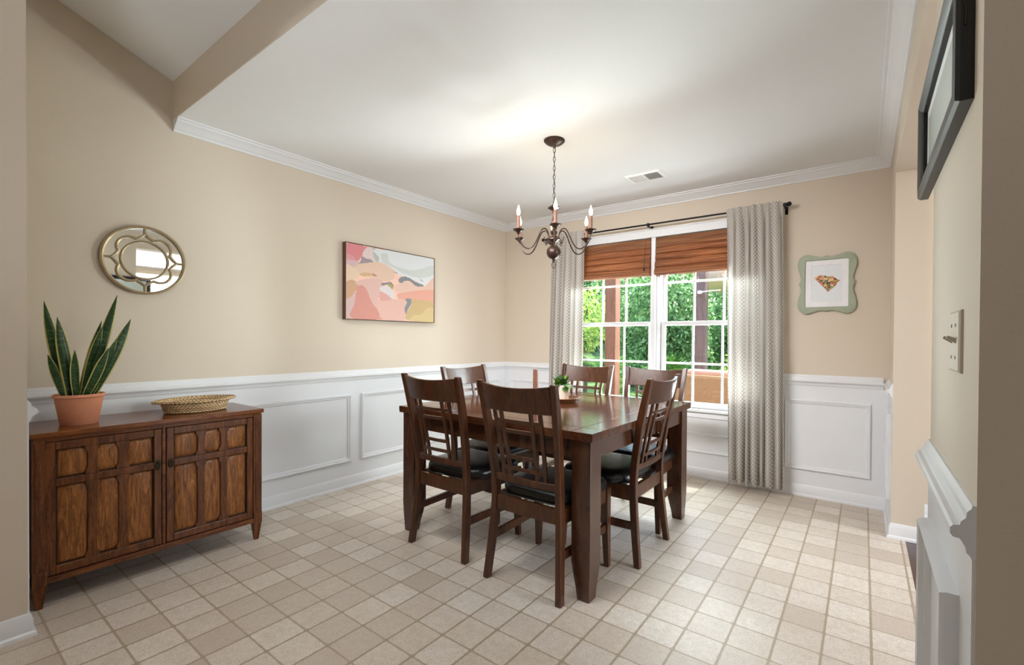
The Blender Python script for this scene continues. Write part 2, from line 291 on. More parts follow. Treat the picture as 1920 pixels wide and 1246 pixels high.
# ------------------------------------------------------------------ geometry helpers
class G:
    def __init__(s): s.v = []; s.f = []; s.uv = None; s.mi = []
    def add(s, vs, fs, mi=0):
        o = len(s.v); s.v += [tuple(p) for p in vs]; s.f += [tuple(i+o for i in f) for f in fs]; s.mi += [mi]*len(fs); return s
    def box(s, x0, x1, y0, y1, z0, z1, mi=0):
        return s.add([(x0, y0, z0), (x1, y0, z0), (x1, y1, z0), (x0, y1, z0), (x0, y0, z1), (x1, y0, z1), (x1, y1, z1), (x0, y1, z1)],
                     [(0, 3, 2, 1), (4, 5, 6, 7), (0, 1, 5, 4), (1, 2, 6, 5), (2, 3, 7, 6), (3, 0, 4, 7)], mi)
    def hexa(s, bot, top, mi=0):
        return s.add(list(bot)+list(top), [(0, 3, 2, 1), (4, 5, 6, 7), (0, 1, 5, 4), (1, 2, 6, 5), (2, 3, 7, 6), (3, 0, 4, 7)], mi)
    def prism(s, poly, fn, d0, d1, mi=0):
        n = len(poly); vs = [fn(a, b, d0) for a, b in poly]+[fn(a, b, d1) for a, b in poly]
        return s.add(vs, [tuple(range(n-1, -1, -1)), tuple(range(n, 2*n))]+[(i, (i+1) % n, n+(i+1) % n, n+i) for i in range(n)], mi)
    def lathe(s, prof, c=(0, 0, 0), seg=32, sx=1, sy=1, cap=True, mi=0):
        n = len(prof); vs = []
        for k in range(seg):
            a = 2*PI*k/seg
            vs += [(c[0]+r*sx*math.cos(a), c[1]+r*sy*math.sin(a), c[2]+z) for r, z in prof]
        fs = [(k*n+i, ((k+1) % seg)*n+i, ((k+1) % seg)*n+i+1, k*n+i+1) for k in range(seg) for i in range(n-1)]
        if cap:
            if prof[0][0] > 1e-5: fs.append(tuple(k*n for k in range(seg-1, -1, -1)))
            if prof[-1][0] > 1e-5: fs.append(tuple(k*n+n-1 for k in range(seg)))
        return s.add(vs, fs, mi)
    def tube(s, pts, r, seg=8, closed=False, mi=0):
        P = [Vector(p) for p in pts]; n = len(P); rr = r if isinstance(r, (list, tuple)) else [r]*n
        up = None; vs = []
        for i, p in enumerate(P):
            if closed: d = P[(i+1) % n]-P[i-1]
            else: d = P[min(i+1, n-1)]-P[max(i-1, 0)]
            d.normalize()
            if up is None: up = Vector((0, 0, 1)) if abs(d.z) < .9 else Vector((1, 0, 0))
            a = d.cross(up); a.normalize(); b_ = a.cross(d); b_.normalize(); up = b_
            vs += [tuple(p+(a*math.cos(2*PI*k/seg)+b_*math.sin(2*PI*k/seg))*rr[i]) for k in range(seg)]
        m = n if closed else n-1
        fs = [(i*seg+k, i*seg+(k+1) % seg, ((i+1) % n)*seg+(k+1) % seg, ((i+1) % n)*seg+k) for i in range(m) for k in range(seg)]
        if not closed: fs += [tuple(range(seg-1, -1, -1)), tuple((n-1)*seg+k for k in range(seg))]
        return s.add(vs, fs, mi)
    def strip(s, secs, closed_sec=True, cap=True, mi=0):   # loft of cross-sections with the same number of points
        n = len(secs[0]); vs = [p for q in secs for p in q]
        m = n if closed_sec else n-1
        fs = [(i*n+k, i*n+(k+1) % n, (i+1)*n+(k+1) % n, (i+1)*n+k) for i in range(len(secs)-1) for k in range(m)]
        if cap and closed_sec: fs += [tuple(range(n-1, -1, -1)), tuple((len(secs)-1)*n+k for k in range(n))]
        return s.add(vs, fs, mi)
    def rings(s, fn, u0, u1, v0, v1, prof, fill=False, mi=0):  # mitred frame; prof = [(inset, depth), ...]
        vs = []
        for i, d in prof: vs += [fn(u0+i, v0+i, d), fn(u1-i, v0+i, d), fn(u1-i, v1-i, d), fn(u0+i, v1-i, d)]
        fs = [(j*4+k, j*4+(k+1) % 4, (j+1)*4+(k+1) % 4, (j+1)*4+k) for j in range(len(prof)-1) for k in range(4)]
        if fill: l = (len(prof)-1)*4; fs.append((l, l+1, l+2, l+3))
        return s.add(vs, fs, mi)
    def build(s, name, mat, parent=None, smooth=False, bevel=0, uv=None, col=None, segs=2, subsurf=0, solid=0, ang=40):
        me = bpy.data.meshes.new(name); me.from_pydata(s.v, [], s.f); me.update()
        for mm in (mat if isinstance(mat, (list, tuple)) else [mat]): me.materials.append(M[mm])
        if any(s.mi):
            me.polygons.foreach_set('material_index', s.mi)
        if uv:
            l = me.uv_layers.new(name='UVMap')
            for lp in me.loops: l.data[lp.index].uv = uv[lp.vertex_index]
        if col:
            a = me.color_attributes.new(name='Col', type='FLOAT_COLOR', domain='CORNER')
            for p in me.polygons:
                for li in p.loop_indices: a.data[li].color = (*col[p.index], 1)
        import bmesh
        bm = bmesh.new(); bm.from_mesh(me); bmesh.ops.recalc_face_normals(bm, faces=bm.faces); bm.to_mesh(me); bm.free()
        if smooth:
            for p in me.polygons: p.use_smooth = True
            if not subsurf:
                try: me.set_sharp_from_angle(angle=math.radians(ang))
                except Exception: pass
        o = bpy.data.objects.new(name, me); C.objects.link(o)
        if parent: o.parent = parent
        if bevel:
            b = o.modifiers.new('bevel', 'BEVEL'); b.width = bevel; b.segments = segs; b.limit_method = 'ANGLE'; b.angle_limit = math.radians(35)
        if solid:
            b = o.modifiers.new('solid', 'SOLIDIFY'); b.thickness = solid; b.offset = 0
        if subsurf:
            b = o.modifiers.new('sub', 'SUBSURF'); b.levels = subsurf; b.render_levels = subsurf
        return o
def thing(name, label, cat, loc=(0, 0, 0), rz=0, group=None):
    o = bpy.data.objects.new(name, None); C.objects.link(o); o.location = loc; o.rotation_euler = (0, 0, rz); o.empty_display_size = .1
    o['label'] = label; o['category'] = cat
    if group: o['group'] = group
    return o
def tag(o, label, cat, group=None, kind=None):
    o['label'] = label; o['category'] = cat
    if group: o['group'] = group
    if kind: o['kind'] = kind
    return o
def struct(o, label=None):
    o['kind'] = 'structure'
    if label: o['label'] = label
    return o
def kids(o): return [c for c in list(C.objects) if c.parent == o]
def dup(root, loc, rz, label):
    r = root.copy(); C.objects.link(r); r.location = loc; r.rotation_euler = (0, 0, rz); r['label'] = label
    for ch in kids(root):
        c = ch.copy(); C.objects.link(c); c.parent = r
        for g in kids(ch):
            d = g.copy(); C.objects.link(d); d.parent = c
    return r
def smooth_poly(pts, n=6, closed=True):
    out = []; L = len(pts)
    for i in range(L if closed else L-1):
        p0, p1, p2, p3 = [Vector(pts[(i+k) % L]) if closed else Vector(pts[max(0, min(L-1, i+k))]) for k in (-1, 0, 1, 2)]
        for j in range(n):
            t_ = j/n; out.append(tuple(.5*((2*p1)+(p2-p0)*t_+(2*p0-5*p1+4*p2-p3)*t_*t_+(3*p1-p0-3*p2+p3)*t_**3)))
    if not closed: out.append(tuple(pts[-1]))
    return out
def inside(px, py, poly):
    c = False; j = len(poly)-1
    for i in range(len(poly)):
        xi, yi = poly[i]; xj, yj = poly[j]
        if (yi > py) != (yj > py) and px < (xj-xi)*(py-yi)/(yj-yi)+xi: c = not c
        j = i
    return c

H = 2.438; W = 3.423; YF = -2.43; YE = -3.07; GZ = -.25
# ------------------------------------------------------------------ the room
g = G().box(-.12, 3.488, -3.04, .0, -.1, 0).box(-.12, 6.1, -7.1, -3.04, -.1, 0)
struct(g.build('floor', 'tile'), 'beige stone-look tile floor')
struct(G().box(3.488, 7.6, -3.04, .0, -.1, 0.0).build('floor_hall', 'hardwood'), 'dark hardwood floor of the next room')
struct(G().box(-.12, 7.6, YE+.004, .12, H, H+.08).build('ceiling', 'ceil'), 'flat white dining room ceiling')
# sloped ceiling over the entry
g = G(); z1 = 2.66+.4*2.2
g.hexa([(-.12, -3.07, 2.66), (6.1, -3.07, 2.66), (6.1, -5.27, z1), (-.12, -5.27, z1)], [(-.12, -3.07, 2.76), (6.1, -3.07, 2.76), (6.1, -5.27, z1+.1), (-.12, -5.27, z1+.1)])
g.box(-.12, 6.1, -7.1, -5.27, z1, z1+.1)
struct(g.build('ceiling_entry', 'ceil'), 'sloped white ceiling over the entry')
struct(G().box(-.12, 0, -3.722, .12, 0, 2.9).build('wall_left', 'paint'))
WX0, WX1, WZ0, WZ1 = .875, 2.625, .585, 2.095
g = G().box(0, WX0, 0, .14, -.1, H).box(WX1, 7.6, 0, .14, -.1, H).box(WX0, WX1, 0, .14, -.1, WZ0).box(WX0, WX1, 0, .14, WZ1, H)
struct(g.build('wall_back', 'paint'))
g = G().box(W, W+.15, -.53, 0, 0, H).box(W, W+.15, YF, -.53, 2.175, H).box(W, W+.15, -3.04, YF, 0, H)
struct(g.build('wall_right', 'paint'))
struct(G().box(0, W, YE, -2.95, H+.0008, 3.3).box(W, 6.1, -3.04, -2.92, H, 3.3).box(W+.15, 7.6, -3.04, -2.92, 0, H).build('wall_front', 'paint'))
struct(G().box(-.12, .64, -7.1, -3.722, 0, z1).build('wall_near', 'paint'))
g = G().box(.64, 6.2, -7.2, -7.1, 0, 3.7)
g.box(6.1, 6.2, -7.1, -3.04, 0, 3.7).box(-.2, .64, -7.2, -7.1, 0, 3.7)
struct(g.build('wall_entry', 'paint'))
g = G().box(7.6, 7.72, -3.04, -2.3, 0, H).box(7.6, 7.72, -.7, .14, 0, H).box(7.6, 7.72, -2.3, -.7, 0, .7).box(7.6, 7.72, -2.3, -.7, 2.2, H)
struct(g.build('wall_hall', 'hallwall'))

g = G().box(-3, WX0, .14, .17, GZ, 3.2).box(WX1, 7.8, .14, .17, GZ, 3.2).box(WX0, WX1, .14, .17, GZ, WZ0-.02).box(WX0, WX1, .14, .17, WZ1, 3.2)  # unseen dark layer added to soak up spill from the window lamps
struct(g.build('wall_absorber', 'brick'), 'dark brick facing added on the unseen outer wall')

def mold(gm, prof, a, b_, out):   # straight moulding: prof (out, z)
    a = Vector((a[0], a[1], 0)); b_ = Vector((b_[0], b_[1], 0)); o = Vector((out[0], out[1], 0))
    gm.strip([[tuple(a+o*d+Vector((0, 0, z))) for d, z in prof], [tuple(b_+o*d+Vector((0, 0, z))) for d, z in prof]])
def moldm(gm, prof, pts, outs):   # mitred moulding along a path; outs[i] = corner direction
    gm.strip([[(p[0]+o[0]*d, p[1]+o[1]*d, z) for d, z in prof] for p, o in zip(pts, outs)])
RAIL = [(0, .833), (.005, .833), (.007, .838), (.011, .842), (.012, .850), (.016, .858), (.019, .863), (.027, .864), (.0305, .869), (.0305, .878), (.027, .883), (.019, .884), (.018, .890), (.012, .897), (.011, .906), (.006, .912), (.005, .917), (0, .917)]
CROWN = [(0, 2.370), (.009, 2.370), (.011, 2.380), (.02, 2.385), (.032, 2.396), (.052, 2.414), (.064, 2.419), (.067, 2.428), (.08, 2.430), (.082, 2.4385), (0, 2.4385)]
BASE = [(0, 0), (.024, 0), (.022, .012), (.014, .019), (.013, .066), (.010, .072), (.009, .080), (.004, .087), (0, .087)]
# crown
g = G(); moldm(g, CROWN, [(0, YE), (0, 0), (W, 0), (W, YE)], [(1, 0), (1, -1), (-1, -1), (-1, 0)])
struct(g.build('trim_1', 'white', smooth=True, ang=30), 'white crown moulding')
# left wall wainscot with its panel frames, chair rail, baseboard
PF = [(0, 0), (0, .012), (.005, .019), (.013, .017), (.017, .010), (.026, .009), (.031, .003), (.033, 0)]
wl = G().box(0, .004, -3.722, 0, 0, .834)
for y0, y1 in ((-3.64, -1.922), (-1.832, -.10)): wl.rings(lambda u, v, d: (.004+d, u, v), y0, y1, .200, .728, PF)
struct(wl.build('trim_2', 'white', smooth=True, ang=30), 'white panelled wainscot on the left wall')
g = G(); moldm(g, RAIL, [(.64, -3.722), (0, -3.722), (0, 0), (WX0-.078, 0)], [(0, 1), (1, 1), (1, -1), (0, -1)]); mold(g, RAIL, (WX1+.078, 0), (W-.03, 0), (0, -1))
struct(g.build('trim_3', 'white', smooth=True, ang=30), 'white chair rail of the left and window walls')
g = G(); moldm(g, BASE, [(.64, -7.1), (.64, -3.722), (0, -3.722), (0, 0), (W, 0), (W, -.53), (W+.15, -.53), (W+.15, 0), (7.6, 0)], [(1, 0), (1, 1), (1, 1), (1, -1), (-1, -1), (-1, -1), (1, -1), (1, -1), (0, -1)])
struct(g.build('baseboard_left', 'white', smooth=True, ang=30))
wb = G().box(.004, WX0-.09, -.004, 0, 0, .834).box(WX1+.09, W, -.004, 0, 0, .834).box(WX0-.09, WX1+.09, -.004, 0, 0, WZ0).box(0, .64, -3.722, -3.718, 0, .834)
bf = lambda u, v, d: (u, -.004-d, v)
wb.rings(bf, .09, .70, .2, .728, PF).rings(bf, 2.79, 3.325, .2, .728, PF).rings(bf, .90, 2.60, .215, .385, PF)
struct(wb.build('trim_4', 'white', smooth=True, ang=30), 'white panelled wainscot below and beside the window')
# far stub and near stub of the right wall
g = G().box(W-.004, W, -.525, 0, 0, .834).box(W-.004, W, -3.035, YF-.005, 0, .834)
g.rings(lambda u, v, d: (W-.004-d, u, v), -2.93, -2.50, .2, .728, [(a, d*1.4) for a, d in PF])
g.rings(lambda u, v, d: (W-.004-d, u, v), -.44, -.09, .2, .728, PF)
struct(g.build('trim_5', 'white', smooth=True, ang=30), 'white panelled wainscot on the right wall')
g = G(); mold(g, RAIL, (W, -.53), (W, -.03), (-1, 0)); mold(g, RAIL, (W, -3.04), (W, YF), (-1, 0))
struct(g.build('trim_6', 'white', smooth=True, ang=30), 'white chair rail on the right wall')
g = G(); moldm(g, BASE, [(W, -3.04), (W, YF), (W+.15, YF), (W+.15, -2.92)], [(-1, 0), (-1, 1), (1, 1), (1, 0)])
struct(g.build('baseboard_right', 'white', smooth=True, ang=30))
# window casing, stool
g = G().box(WX0-.075, WX0, -.018, 0, WZ0-.01, WZ1).box(WX1, WX1+.075, -.018, 0, WZ0-.01, WZ1).box(WX0-.075, WX1+.075, -.02, 0, WZ1, WZ1+.075)
g.box(WX0-.085, WX1+.085, -.028, 0, WZ1+.066, WZ1+.076).box(1.712, 1.752, -.012, .02, WZ0, WZ1).box(1.735, 1.765, .02, .09, WZ0, WZ1)
struct(g.build('trim_7', 'white', bevel=.003), 'white window casing')
g = G().box(WX0-.10, WX1+.10, -.045, .10, WZ0-.022, WZ0).box(WX0-.08, WX1+.08, -.016, 0, WZ0-.075, WZ0-.022)
struct(g.build('trim_8', 'white', bevel=.004), 'white window stool and apron')
def window(n, x0, x1, label):
    f = G().rings(lambda u, v, d: (u, .02+d, v), x0, x1, WZ0, WZ1, [(0, 0), (.022, 0), (.022, .03), (.03, .03), (.03, .11), (0, .11), (0, 0)])
    fr = f.build('window_%d' % n, 'white', bevel=.002); struct(fr, label)
    a, b_ = x0+.03, x1-.03; mid = 1.32
    def sash(nm, z0, z1, y0, y1, st, bot, top, zs):
        s_ = G().box(a, a+st, y0, y1, z0, z1).box(b_-st, b_, y0, y1, z0, z1).box(a+st, b_-st, y0, y1, z0, z0+bot).box(a+st, b_-st, y0, y1, z1-top, z1)
        so = s_.build(nm, 'white', fr, bevel=.003)
        gx0, gx1 = a+st, b_-st; mu = G(); ym = (y0+y1)/2
        for k in (1, 2): xx = gx0+(gx1-gx0)*k/3; mu.box(xx-.009, xx+.009, ym-.009, ym+.009, z0+bot, z1-top)
        for zz in zs: mu.box(gx0, gx1, ym-.008, ym+.008, zz-.009, zz+.009)
        mu.build('muntin', 'white', so, bevel=.003)
        G().box(gx0, gx1, ym-.002, ym+.002, z0+bot, z1-top).build('pane', 'glass', so)
    sash('lower_sash', WZ0+.002, mid+.018, .035, .065, .034, .045, .034, [.966])
    sash('upper_sash', mid-.018, WZ1-.03, .072, .102, .03, .034, .03, [1.689])
    return fr
window(1, WX0, 1.735, 'left white double-hung window with grid'); window(2, 1.765, WX1, 'right white double-hung window with grid')

# ------------------------------------------------------------------ dining table
TX, TY, TR = 1.672, -1.583, math.radians(-1.2); TW, TD = .672, .655
tb = thing('dining_table', 'square dark brown wooden dining table with thick tapered legs', 'table', (TX, TY, 0), TR)
tp = G(); e = .112; gp = .0012
xs = [(-TW, -TW+e), (-TW+e, TW-e), (TW-e, TW)]; ys = [(-TD, -TD+e), (-TD+e, TD-e), (TD-e, TD)]
for a, (x0, x1) in enumerate(xs):
    for b_, (y0, y1) in enumerate(ys):
        if a == 1 and b_ == 1:
            for k in range(2): ya = y0+(y1-y0)*k/2; yb = y0+(y1-y0)*(k+1)/2; tp.box(x0+gp, x1-gp, ya+gp, yb-gp, .735, .76)
        else: tp.box(x0+(gp if a else 0), x1-(gp if a < 2 else 0), y0+(gp if b_ else 0), y1-(gp if b_ < 2 else 0), .735, .76)
tp.box(-TW+.001, TW-.001, -TD+.001, TD-.001, .722, .7575)
tp.build('tabletop', 'tablewood', tb, bevel=.0015)
ap = G(); i_ = .03
ap.box(-TW+i_, TW-i_, -TD+i_, -TD+i_+.022, .632, .722).box(-TW+i_, TW-i_, TD-i_-.022, TD-i_, .632, .722)
ap.box(-TW+i_, -TW+i_+.022, -TD+i_, TD-i_, .632, .722).box(TW-i_-.022, TW-i_, -TD+i_, TD-i_, .632, .722)
ap.build('apron', 'tablelegwood', tb, bevel=.002)
for sx in (-1, 1):
    for sy in (-1, 1):
        ox, oy = sx*(TW-.018), sy*(TD-.018); s_ = .098
        def sec(z, o_in, o_out):
            x0, x1 = sorted((ox-sx*o_out, ox-sx*(s_-o_in))); y0, y1 = sorted((oy-sy*o_out, oy-sy*(s_-o_in)))
            return [(x0, y0, z), (x1, y0, z), (x1, y1, z), (x0, y1, z)]
        l = G().strip([sec(0, .028, .008), sec(.05, .022, .006), sec(.10, .012, .003), sec(.17, 0, 0), sec(.722, 0, 0)])
        l.build('leg', 'tablelegwood', tb, bevel=.003)

# ------------------------------------------------------------------ dining chairs
POST = [(0, -.218), (.10, -.206), (.20, -.195), (.33, -.184), (.43, -.182), (.52, -.188), (.62, -.202), (.74, -.222), (.86, -.248), (.975, -.277)]
HWP = smooth_poly([(0, .211, 0), (.2, .197, 0), (.4, .187, 0), (.52, .188, 0), (.72, .198, 0), (.975, .211, 0)], 4, False)
def hxp(z):
    for k in range(len(HWP)-1):
        if HWP[k][0] <= z <= HWP[k+1][0]: f = (z-HWP[k][0])/(HWP[k+1][0]-HWP[k][0]+1e-9); return HWP[k][1]*(1-f)+HWP[k+1][1]*f
    return HWP[-1][1]
POST = smooth_poly([(z, y, 0) for z, y in POST], 3, False)
def ypost(z):
    for k in range(len(POST)-1):
        if POST[k][0] <= z <= POST[k+1][0]:
            f = (z-POST[k][0])/(POST[k+1][0]-POST[k][0]+1e-9); return POST[k][1]*(1-f)+POST[k+1][1]*f
    return POST[-1][1]
BOW = .034; HX = .21
def ybk(x, z): return ypost(z)-BOW*(1-(x/.2)**2)*min(1, max(.45, (z-.3)/.5))
def make_chair(label):
    c = thing('dining_chair', label, 'chair')
    for s_ in (-1, 1):
        secs = []
        for z, y, _ in POST:
            hw = .0155; hd = .019 if z < .8 else .019-.006*(z-.8)/.175
            if z < .2: hd = .017+.002*z/.2
            hc = s_*hxp(z); secs.append([(hc-hw, y-hd, z), (hc+hw, y-hd, z), (hc+hw, y+hd, z), (hc-hw, y+hd, z)])
        G().strip(secs).build('leg', 'chairwood', c, bevel=.004, smooth=True, ang=50)
        def fs(z, q): return [(s_*HX-.02+q*(.5-.5*s_), .205+q, z), (s_*HX+.02-q*(.5+.5*s_), .205+q, z), (s_*HX+.02-q*(.5+.5*s_), .245, z), (s_*HX-.02+q*(.5-.5*s_), .245, z)]
        def fl(z, q):
            xi = s_*(HX-.02+q); xo = s_*(HX+.02); x0, x1 = min(xi, xo), max(xi, xo)
            return [(x0, .205+q, z), (x1, .205+q, z), (x1, .245, z), (x0, .245, z)]
        G().strip([fl(0, .013), fl(.2, .003), fl(.30, 0), fl(.408, 0)]).build('leg', 'chairwood', c, bevel=.003)
        xr = s_*.197; xf_ = s_*HX; G().hexa([(xr-.009, -.18, .183), (xr+.009, -.18, .183), (xf_+.009, .21, .183), (xf_-.009, .21, .183)], [(xr-.009, -.18, .222), (xr+.009, -.18, .222), (xf_+.009, .21, .222), (xf_-.009, .21, .222)]).build('stretcher', 'chairwood', c, bevel=.002)
    a = G().box(-.178, .178, -.192, -.170, .338, .408).box(-HX+.015, HX-.015, .213, .237, .338, .408)
    for s_ in (-1, 1): a.hexa([(s_*.187-.011, -.18, .338), (s_*.187+.011, -.18, .338), (s_*HX+.011, .21, .338), (s_*HX-.011, .21, .338)], [(s_*.187-.011, -.18, .408), (s_*.187+.011, -.18, .408), (s_*HX+.011, .21, .408), (s_*HX-.011, .21, .408)])
    a.build('seat_frame', 'chairwood', c, bevel=.002)
    # seat pad
    secs = []; nu = 24
    for z, k in ((.401, .93), (.411, .985), (.425, 1.0), (.44, .99), (.455, .945), (.464, .84), (.468, .6), (.469, .25)):
        ring = []
        for j in range(nu*2):
            th = 2*PI*j/(nu*2); cx_, sy_ = math.cos(th), math.sin(th)
            px = math.copysign(abs(cx_)**.28, cx_); py = math.copysign(abs(sy_)**.28, sy_)
            y = .047+py*.205*k; sm_ = max(0, min(1, (y+.165)/.13)); sm_ = sm_*sm_*(3-2*sm_)
            x = px*(.171+.061*sm_)*k
            ring.append((x, y, z))
        secs.append(ring)
    G().strip(secs).build('seat', 'leather', c, smooth=True, ang=60)
    # back: crest, lower rail, slats, cross bars
    def curved(z0f, z1f, th, nx=16, hx=HX-.013):
        secs = []; hx = hx*hxp(z0f(0))/.211
        for k in range(nx+1):
            x = -hx+2*hx*k/nx; z0, z1 = z0f(x), z1f(x); y0, y1 = ybk(x, z0), ybk(x, z1)
            secs.append([(x, y0-th/2, z0), (x, y0+th/2, z0), (x, y1+th/2, z1), (x, y1-th/2, z1)])
        return G().strip(secs)
    curved(lambda x: .838, lambda x: .968-.016*(1-(x/.2)**2), .02).build('crest_rail', 'chairwood', c, bevel=.003, smooth=True, ang=50)
    curved(lambda x: .487, lambda x: .520, .02).build('lower_rail', 'chairwood', c, bevel=.002, smooth=True, ang=50)
    for x in (-.135, -.088, .088, .135):
        secs = []
        for k in range(9):
            z = .515+(.845-.515)*k/8; y = ybk(x, z); q = x*hxp(z)/.211; secs.append([(q-.0095, y-.006, z), (q+.0095, y-.006, z), (q+.0095, y+.006, z), (q-.0095, y+.006, z)])
        G().strip(secs).build('slat', 'chairwood', c, bevel=.0015)
    for z, hx in ((.793, .135), (.745, .088), (.617, .088), (.560, .135)):
        curved(lambda x: z-.009, lambda x: z+.009, .011, 10, hx).build('cross_bar', 'chairwood', c, bevel=.0015)
    return c
ch = make_chair('dark wood dining chair at the near left, back to the viewer, black seat')
ch.location = (1.393, -2.066, 0); ch.rotation_euler = (0, 0, 0)
for loc, rz, lb in (((1.998, -2.098, 0), 0, 'dark wood dining chair nearest the viewer, beside the near table leg'),
                    ((2.132, -1.58, 0), PI/2, 'dark wood dining chair alone at the right side of the table'),
                    ((1.175, -1.574, 0), -PI/2, 'dark wood dining chair alone at the far left side of the table'),
                    ((1.51, -1.088, 0), PI, 'dark wood dining chair on the window side, behind the small potted plant'),
                    ((2.066, -1.088, 0), PI, 'dark wood dining chair on the window side, before the window centre post')):
    dup(ch, loc, rz, lb)
for o in list(C.objects):
    if o.type == 'EMPTY' and o.name.startswith('dining_chair'): o['group'] = 'chairs around the dining table'

# ------------------------------------------------------------------ sideboard
X1 = .448; YA, YB = -3.69, -2.775
sb = thing('sideboard', 'low walnut sideboard with two panelled doors against the left wall', 'sideboard', (0, 0, 0))
b = G().box(.035, X1-.03, YA+.01, YB-.01, .122, .728)
b.build('body', 'cabwood', sb)
t2 = G().box(.028, X1+.008, YA-.004, YB+.008, .735, .757).box(.03, X1-.002, YA+.003, YB-.001, .726, .735)
t2.build('top', 'cabtop', sb, bevel=.004, segs=3)
f = G().box(X1-.03, X1-.006, YA+.045, YB-.045, .700+.014, .728).box(X1-.03, X1+.001, YA+.045, YB-.045, .105, .132)
f.box(X1-.03, X1-.004, -3.243, -3.229, .132, .728)
f.build('face_frame', 'cabwood', sb, bevel=.002)
for y0, y1 in ((YA, YA+.046), (YB-.046, YB)):
    g = G().box(X1-.045, X1-.002, y0, y1, .105, .726).box(X1-.045, X1+.003, y0-.0, y1, .10, .162)
    g.box(X1-.003, X1+.001, y0+.010, y1-.010, .175, .712)
    g.build('corner_post', 'cabvert', sb, bevel=.003)
    def ft(z, q): return [(X1-.043+q, y0+q, z), (X1+.001-q, y0+q, z), (X1+.001-q, y1-q, z), (X1-.043+q, y1-q, z)]
    G().strip([ft(0, .012), ft(.10, .001)]).build('leg', 'cabvert', sb, bevel=.002)
    def fb(z, q): return [(.035+q, y0+q, z), (.078-q, y0+q, z), (.078-q, y1-q, z), (.035+q, y1-q, z)]
    G().strip([fb(0, .012), fb(.122, .001)]).build('leg', 'cabvert', sb, bevel=.002)
def door(y0, y1, inner):
    z0, z1 = .136, .712; xb, xf = X1-.02, X1-.001
    G().box(xb, xf-.012, y0, y1, z0, z1)
    d = G()
    st = .03; zr0, zr1 = .518, .550
    d.box(xb, xf, y0, y0+st, z0, z1).box(xb, xf, y1-st, y1, z0, z1)
    d.box(xb, xf, y0+st, y1-st, z1-.034, z1).box(xb, xf, y0+st, y1-st, z0, z0+.036).box(xb, xf-.0005, y0+st, y1-st, zr0, zr1)
    a0, a1 = y0+st, y1-st; w3 = (a1-a0)/3
    rows = ((z0+.036, zr0), (zr1, z1-.034))
    for k in (1, 2):
        yc = a0+w3*k+(.004 if k == 1 else -.004)
        for r0, r1 in rows:
            hw, hn, s1, s2 = .024, .0155, .018, .034
            prof = [(yc-hw, r0), (yc-hw, r0+s1), (yc-hw+.004, r0+s1+.004), (yc-hn, r0+s2), (yc-hn, r1-s2), (yc-hw+.004, r1-s1-.004), (yc-hw, r1-s1), (yc-hw, r1),
                    (yc+hw, r1), (yc+hw, r1-s1), (yc+hw-.004, r1-s1-.004), (yc+hn, r1-s2), (yc+hn, r0+s2), (yc+hw-.004, r0+s1+.004), (yc+hw, r0+s1), (yc+hw, r0)]
            d.prism(prof, lambda a, b_, c_: (c_, a, b_), xb, xf)
    do = d.build('door', 'cabvert', sb, bevel=.003, segs=3)
    for k in range(3):
        p0, p1 = a0+w3*k+.004, a0+w3*(k+1)-.004
        for r0, r1 in rows:
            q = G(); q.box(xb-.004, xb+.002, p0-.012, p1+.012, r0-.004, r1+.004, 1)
            q.rings(lambda u, v, dd: (xb+.002+dd, u, v), p0+.002, p1-.002, r0+.004, r1-.004, [(0, 0), (.003, .004), (.010, .0075), (.02, .0085)], fill=True)
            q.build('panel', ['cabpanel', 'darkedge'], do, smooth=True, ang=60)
    yh = y1-.016 if inner > 0 else y0+.016; zc = .535
    h = G()
    ov = [(yh+.011*math.cos(2*PI*k/20), zc+.026*math.sin(2*PI*k/20)) for k in range(20)]
    h.prism(ov, lambda a, b_, c_: (c_, a, b_), xf, xf+.003)
    h.tube([(xf+.006+.003*math.sin(PI*k/10), yh+.007*math.cos(PI*k/10+PI), zc+.006-.026*math.sin(PI*k/10)) for k in range(11)], .0018, 6)
    h.lathe([(0, -.004), (.004, -.003), (.005, 0), (.004, .003), (0, .004)], (xf+.006, yh, zc+.009), 10)
    h.build('handle', 'brassdark', do, smooth=True)
door(-3.648, -3.246, 1); door(-3.226, -2.824, -1)

